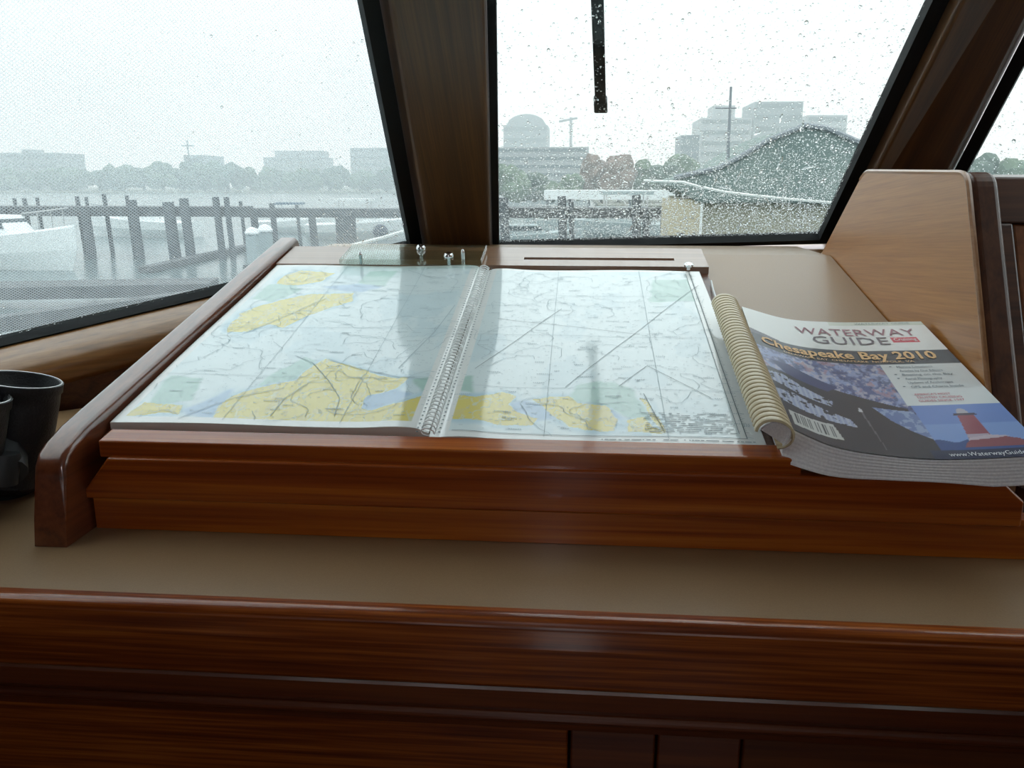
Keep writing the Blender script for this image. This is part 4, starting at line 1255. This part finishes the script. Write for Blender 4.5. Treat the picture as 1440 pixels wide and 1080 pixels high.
# piers with pilings
def pier(name, label, pts, width, z0, z1, piles, mat=dock_wood, kerb=True):
    c = sum(pts, Vector()) / len(pts)
    t = thing(name, label, 'pier', (c.x, c.y, ZW))
    bm = nb()
    for a, b in zip(pts, pts[1:]):
        d = (b - a); n_ = Vector((-d.y, d.x, 0)).normalized() * width / 2
        hexa(bm, [Vector((q.x, q.y, z0)) for q in (a - n_, b - n_, b + n_, a + n_)], [Vector((q.x, q.y, z1)) for q in (a - n_, b - n_, b + n_, a + n_)])
    obj('deck', bm, mat, t)
    for (x, y, zt__, r_, lean) in piles:
        bm = nb(); tube(bm, [(x + lean, y, ZW - .4), (x, y, zt__)], [r_ * 1.08, r_], 10); obj('piling', bm, pile_wood, t)
    return t
Dd = 34.0
def pil(px, pyt, D, r_, lean=.12):
    c = onY(px, pyt, D); return (c.x, D, c.z, r_, lean)
a, b = onY(-60, 296, Dd), onY(345, 296, Dd)
pier('pier', 'long weathered pier on tall pilings crossing the left window', [Vector((a.x, Dd, 0)), Vector((b.x, Dd, 0))], 1.7, onY(100, 303, Dd).z, onY(100, 290, Dd).z,
     [pil(118, 292, 32.9, .17), pil(185, 281, 32.9, .19), pil(236, 284, 32.9, .23), pil(258, 279, 32.9, .19), pil(303, 277, 32.9, .14), pil(318, 277, 32.9, .11), pil(0, 292, 32.9, .19), pil(108, 276, 35, .09), pil(146, 273, 35, .09), pil(178, 275, 35, .08), pil(20, 279, 35, .07), pil(34, 279, 35, .09), pil(52, 278, 35, .07), pil(121, 277, 35, .07)])
a, b = onY(345, 297, 40), onY(605, 300, 40)
pier('pier', 'farther weathered pier with moored boats behind it', [Vector((a.x, 40, 0)), Vector((b.x, 40, 0))], 1.6, onY(400, 305, 40).z, onY(400, 293, 40).z,
     [pil(356, 296, 38.9, .17), pil(382, 286, 38.9, .13), pil(338, 283, 38.9, .08), pil(438, 300, 38.9, .17), pil(417, 288, 38.9, .08)])
# low finger dock near the water
a, b = onZ(205, 384, ZW), onZ(352, 350, ZW)
pier('floating_dock', 'thin low floating dock slanting behind the pilings', [a, b], .5, ZW + .02, ZW + .22, [])
a, b = onZ(-40, 398, ZW + .6), onZ(300, 392, ZW + .6)
pier('floating_dock', 'dark low dock crossing the bottom of the left window', [a, b], 1.5, ZW + .25, ZW + .55, [])
a, b = onZ(-60, 448, ZW + .5), onZ(290, 404, ZW + .5)
pier('floating_dock', 'dark finger dock slanting up from the lower left corner', [a, b], .45, ZW + .15, ZW + .45, [])
# fat clustered pilings and a ball fender
t = thing('piling_cluster', 'thick cluster of dark pilings beside the far pier', 'piling', onY(486, 345, 20))
for i, (px, pt, D) in enumerate([(480, 300, 20), (491, 298, 20.3), (486, 303, 19.7)]):
    x, y, z, r_, l_ = pil(px, pt, D, .15, 0); bm = nb(); tube(bm, [(x, y, ZW - .4), (x, y, z)], r_, 10); obj('piling', bm, pile_wood, t)
bm = nb(); c = onY(535, 326, 12); bmesh.ops.create_uvsphere(bm, u_segments=20, v_segments=12, radius=.11, matrix=Matrix.Translation(c)); o = obj('ball_fender', bm, dark_clad, None, True, origin=c); tag(o, 'dark ball fender hanging near the rope by the post', 'fender')
# dock power pedestals
def pedestal(label, px, pyt, pyb, D, w):
    a = onY(px, pyt, D); b = onY(px, pyb, D)
    t = thing('power_pedestal', label, 'pedestal', b, 'dock power pedestals')
    bm = nb(); box(bm, a.x - w, a.x + w, D - w, D + w, b.z, a.z - w * 1.2); bevel(bm, w * .2, 2); obj('body', bm, hull_grey, t)
    bm = nb(); lathe(bm, [(w * 1.3, 0), (w * 1.35, w * .3), (w * .9, w * 1.0), (w * .2, w * 1.3)], 14, Matrix.Translation((a.x, D, a.z - w * 1.2))); obj('cap', bm, hull_white, t)
    bm = nb(); box(bm, a.x - w * 1.6, a.x + w * 1.6, D - w * 1.6, D + w * 1.6, ZW - .3, b.z); obj('footing', bm, dock_wood, t)
pedestal('pale power pedestal with a rounded cap, left one of the pair', 354, 320, 372, 15, .10)
pedestal('pale power pedestal with a rounded cap, right one of the pair', 372, 316, 366, 15.6, .11)

# boats
def boat(name, label, loc, heading, Ln, sc_h=1.0, cabin=True, fly=False, hull=hull_white, canvas=None, group=None):
    t = thing(name, label, 'boat', loc, group)
    dx = Vector((math.cos(heading), math.sin(heading), 0)); dy = Vector((-dx.y, dx.x, 0)); O = Vector(loc)
    def P(x, y, z): return O + dx * x + dy * y + Vector((0, 0, z * sc_h))
    bm = nb(); st_ = 12; rows = []
    for i in range(st_ + 1):
        s_ = i / st_; x = (s_ - .5) * Ln
        bw = Ln * .16 * (1 - max(0, (s_ - .45) / .55) ** 2.2) + .01; sh_ = Ln * (.13 + .07 * s_ ** 2)
        keel = -.25 + (.55 * sh_ if s_ > .97 else 0)
        xx = x + (Ln * .05 * s_ ** 3)
        rows.append([P(x, 0, keel), P(x, bw * .55, -.1), P(xx * 1.0, bw * .92, sh_ * .5), P(xx, bw, sh_), P(xx, bw * .9, sh_ + .02), P(xx, 0, sh_ + .08),
                     P(xx, -bw * .9, sh_ + .02), P(xx, -bw, sh_), P(xx, -bw * .92, sh_ * .5), P(x, -bw * .55, -.1)])
    vs = [[bm.verts.new(q) for q in r_] for r_ in rows]
    for a_, b_ in zip(vs, vs[1:]):
        for j in range(10): bm.faces.new((a_[j], a_[(j + 1) % 10], b_[(j + 1) % 10], b_[j]))
    bm.faces.new(vs[0]); bm.faces.new(vs[-1][::-1])
    obj('hull', bm, hull, t)
    if cabin:
        z0 = Ln * .14; w = Ln * .11; h = Ln * .11
        bm = nb(); hexa(bm, [P(-.22 * Ln, -w, z0), P(.22 * Ln, -w * .8, z0), P(.22 * Ln, w * .8, z0), P(-.22 * Ln, w, z0)], [P(-.2 * Ln, -w * .9, z0 + h), P(.10 * Ln, -w * .75, z0 + h), P(.10 * Ln, w * .75, z0 + h), P(-.2 * Ln, w * .9, z0 + h)])
        bevel(bm, .05, 2); cbn = obj('cabin', bm, hull, t)
        bm = nb(); k1, k2 = .45, .85
        def ww(x0_, x1_, k_): return None
        hexa(bm, [P(-.17 * Ln, -w * 1.0, z0 + h * k1), P(.155 * Ln, -w * .83, z0 + h * k1), P(.155 * Ln, w * .83, z0 + h * k1), P(-.17 * Ln, w * 1.0, z0 + h * k1)], [P(-.17 * Ln, -w * .95, z0 + h * k2), P(.125 * Ln, -w * .80, z0 + h * k2), P(.125 * Ln, w * .80, z0 + h * k2), P(-.17 * Ln, w * .95, z0 + h * k2)])
        obj('window', bm, boat_glass, cbn)
        if fly:
            bm = nb(); hexa(bm, [P(-.24 * Ln, -w, z0 + h * 1.75), P(.08 * Ln, -w, z0 + h * 1.75), P(.08 * Ln, w, z0 + h * 1.75), P(-.24 * Ln, w, z0 + h * 1.75)], [P(-.24 * Ln, -w, z0 + h * 1.95), P(.08 * Ln, -w, z0 + h * 1.95), P(.08 * Ln, w, z0 + h * 1.95), P(-.24 * Ln, w, z0 + h * 1.95)])
            obj('hardtop', bm, canvas or hull, t)
            bm = nb()
            for q in ((-.2, -.9), (-.2, .9), (.05, -.9), (.05, .9)): tube(bm, [P(q[0] * Ln, q[1] * w, z0 + h * .95), P(q[0] * Ln, q[1] * w, z0 + h * 1.8)], .04, 6)
            obj('hardtop_posts', bm, steel, t)
    bm = nb(); sh0 = Ln * .2
    rl = [P(Ln * (.05 + .5 * s_), Ln * .16 * (1 - max(0, (.55 + .5 * s_ - .5) / .55) ** 2.2) * .8, Ln * .17 + .55 + .25 * s_) for s_ in [i / 8 for i in range(8)]]
    tube(bm, rl, .025, 5)
    for q in rl[::2]: tube(bm, [q, q - Vector((0, 0, .6 * sc_h))], .02, 5)
    obj('bow_rail', bm, steel, t)
    return t
wz = lambda px, D: (onY(px, 300, D).x, D, ZW)
boat('motorboat', 'white motorboat with its bow pointing right, cut by the left edge', wz(-8, 29), math.radians(-14), 6.6, 1.15, cabin=True)
boat('cruiser', 'white cabin cruiser moored behind the long pier pilings', wz(200, 47), math.radians(175), 6.5, 1.0, fly=False)
boat('cruiser', 'white cruiser with a dark flat top behind the far pier', wz(418, 52), math.radians(8), 5.2, 1.0, fly=True, canvas=canvas_blue)
boat('cruiser', 'pale cruiser with a white hardtop next to the left window post', wz(512, 46), math.radians(4), 6.2, 1.0, fly=True)
boat('cruiser', 'white cruiser lying at the dock at the left of the middle window', wz(740, 40), math.radians(6), 5.0, .9, hull=hull_grey)
boat('covered_boat', 'boat under a long pale awning beneath the striped building', wz(862, 44), math.radians(183), 8.2, .9, fly=True, hull=hull_grey)
a, b = onY(690, 305, 33), onY(960, 305, 33)
pier('pier', 'grey pier across the middle window in front of the moored boats', [Vector((a.x, 33, 0)), Vector((b.x, 33, 0))], 1.3, onY(800, 306, 33).z, onY(800, 292, 33).z,
     [pil(708, 278, 32, .17), pil(790, 276, 32, .16), pil(803, 280, 32, .1), pil(895, 274, 32, .17), pil(934, 290, 32, .15), pil(908, 294, 32, .14)])
# boat shelter roof (pale long shed roof) behind the pier
sh_ = thing('dock_shelter', 'long white flat-roofed dock shelter behind the grey pier', 'shelter', wz(850, 50))
a, b = onY(765, 270, 50), onY(948, 281, 50)
bm = nb(); box(bm, a.x, b.x, 50, 54, b.z, a.z + .1); obj('roof', bm, hull_white, sh_)
for px in (770, 828, 886, 942):
    x = onY(px, 280, 50.4).x; bm = nb(); tube(bm, [(x, 50.4, ZW - .3), (x, 50.4, b.z)], .09, 6); obj('post', bm, crane_mat, sh_)
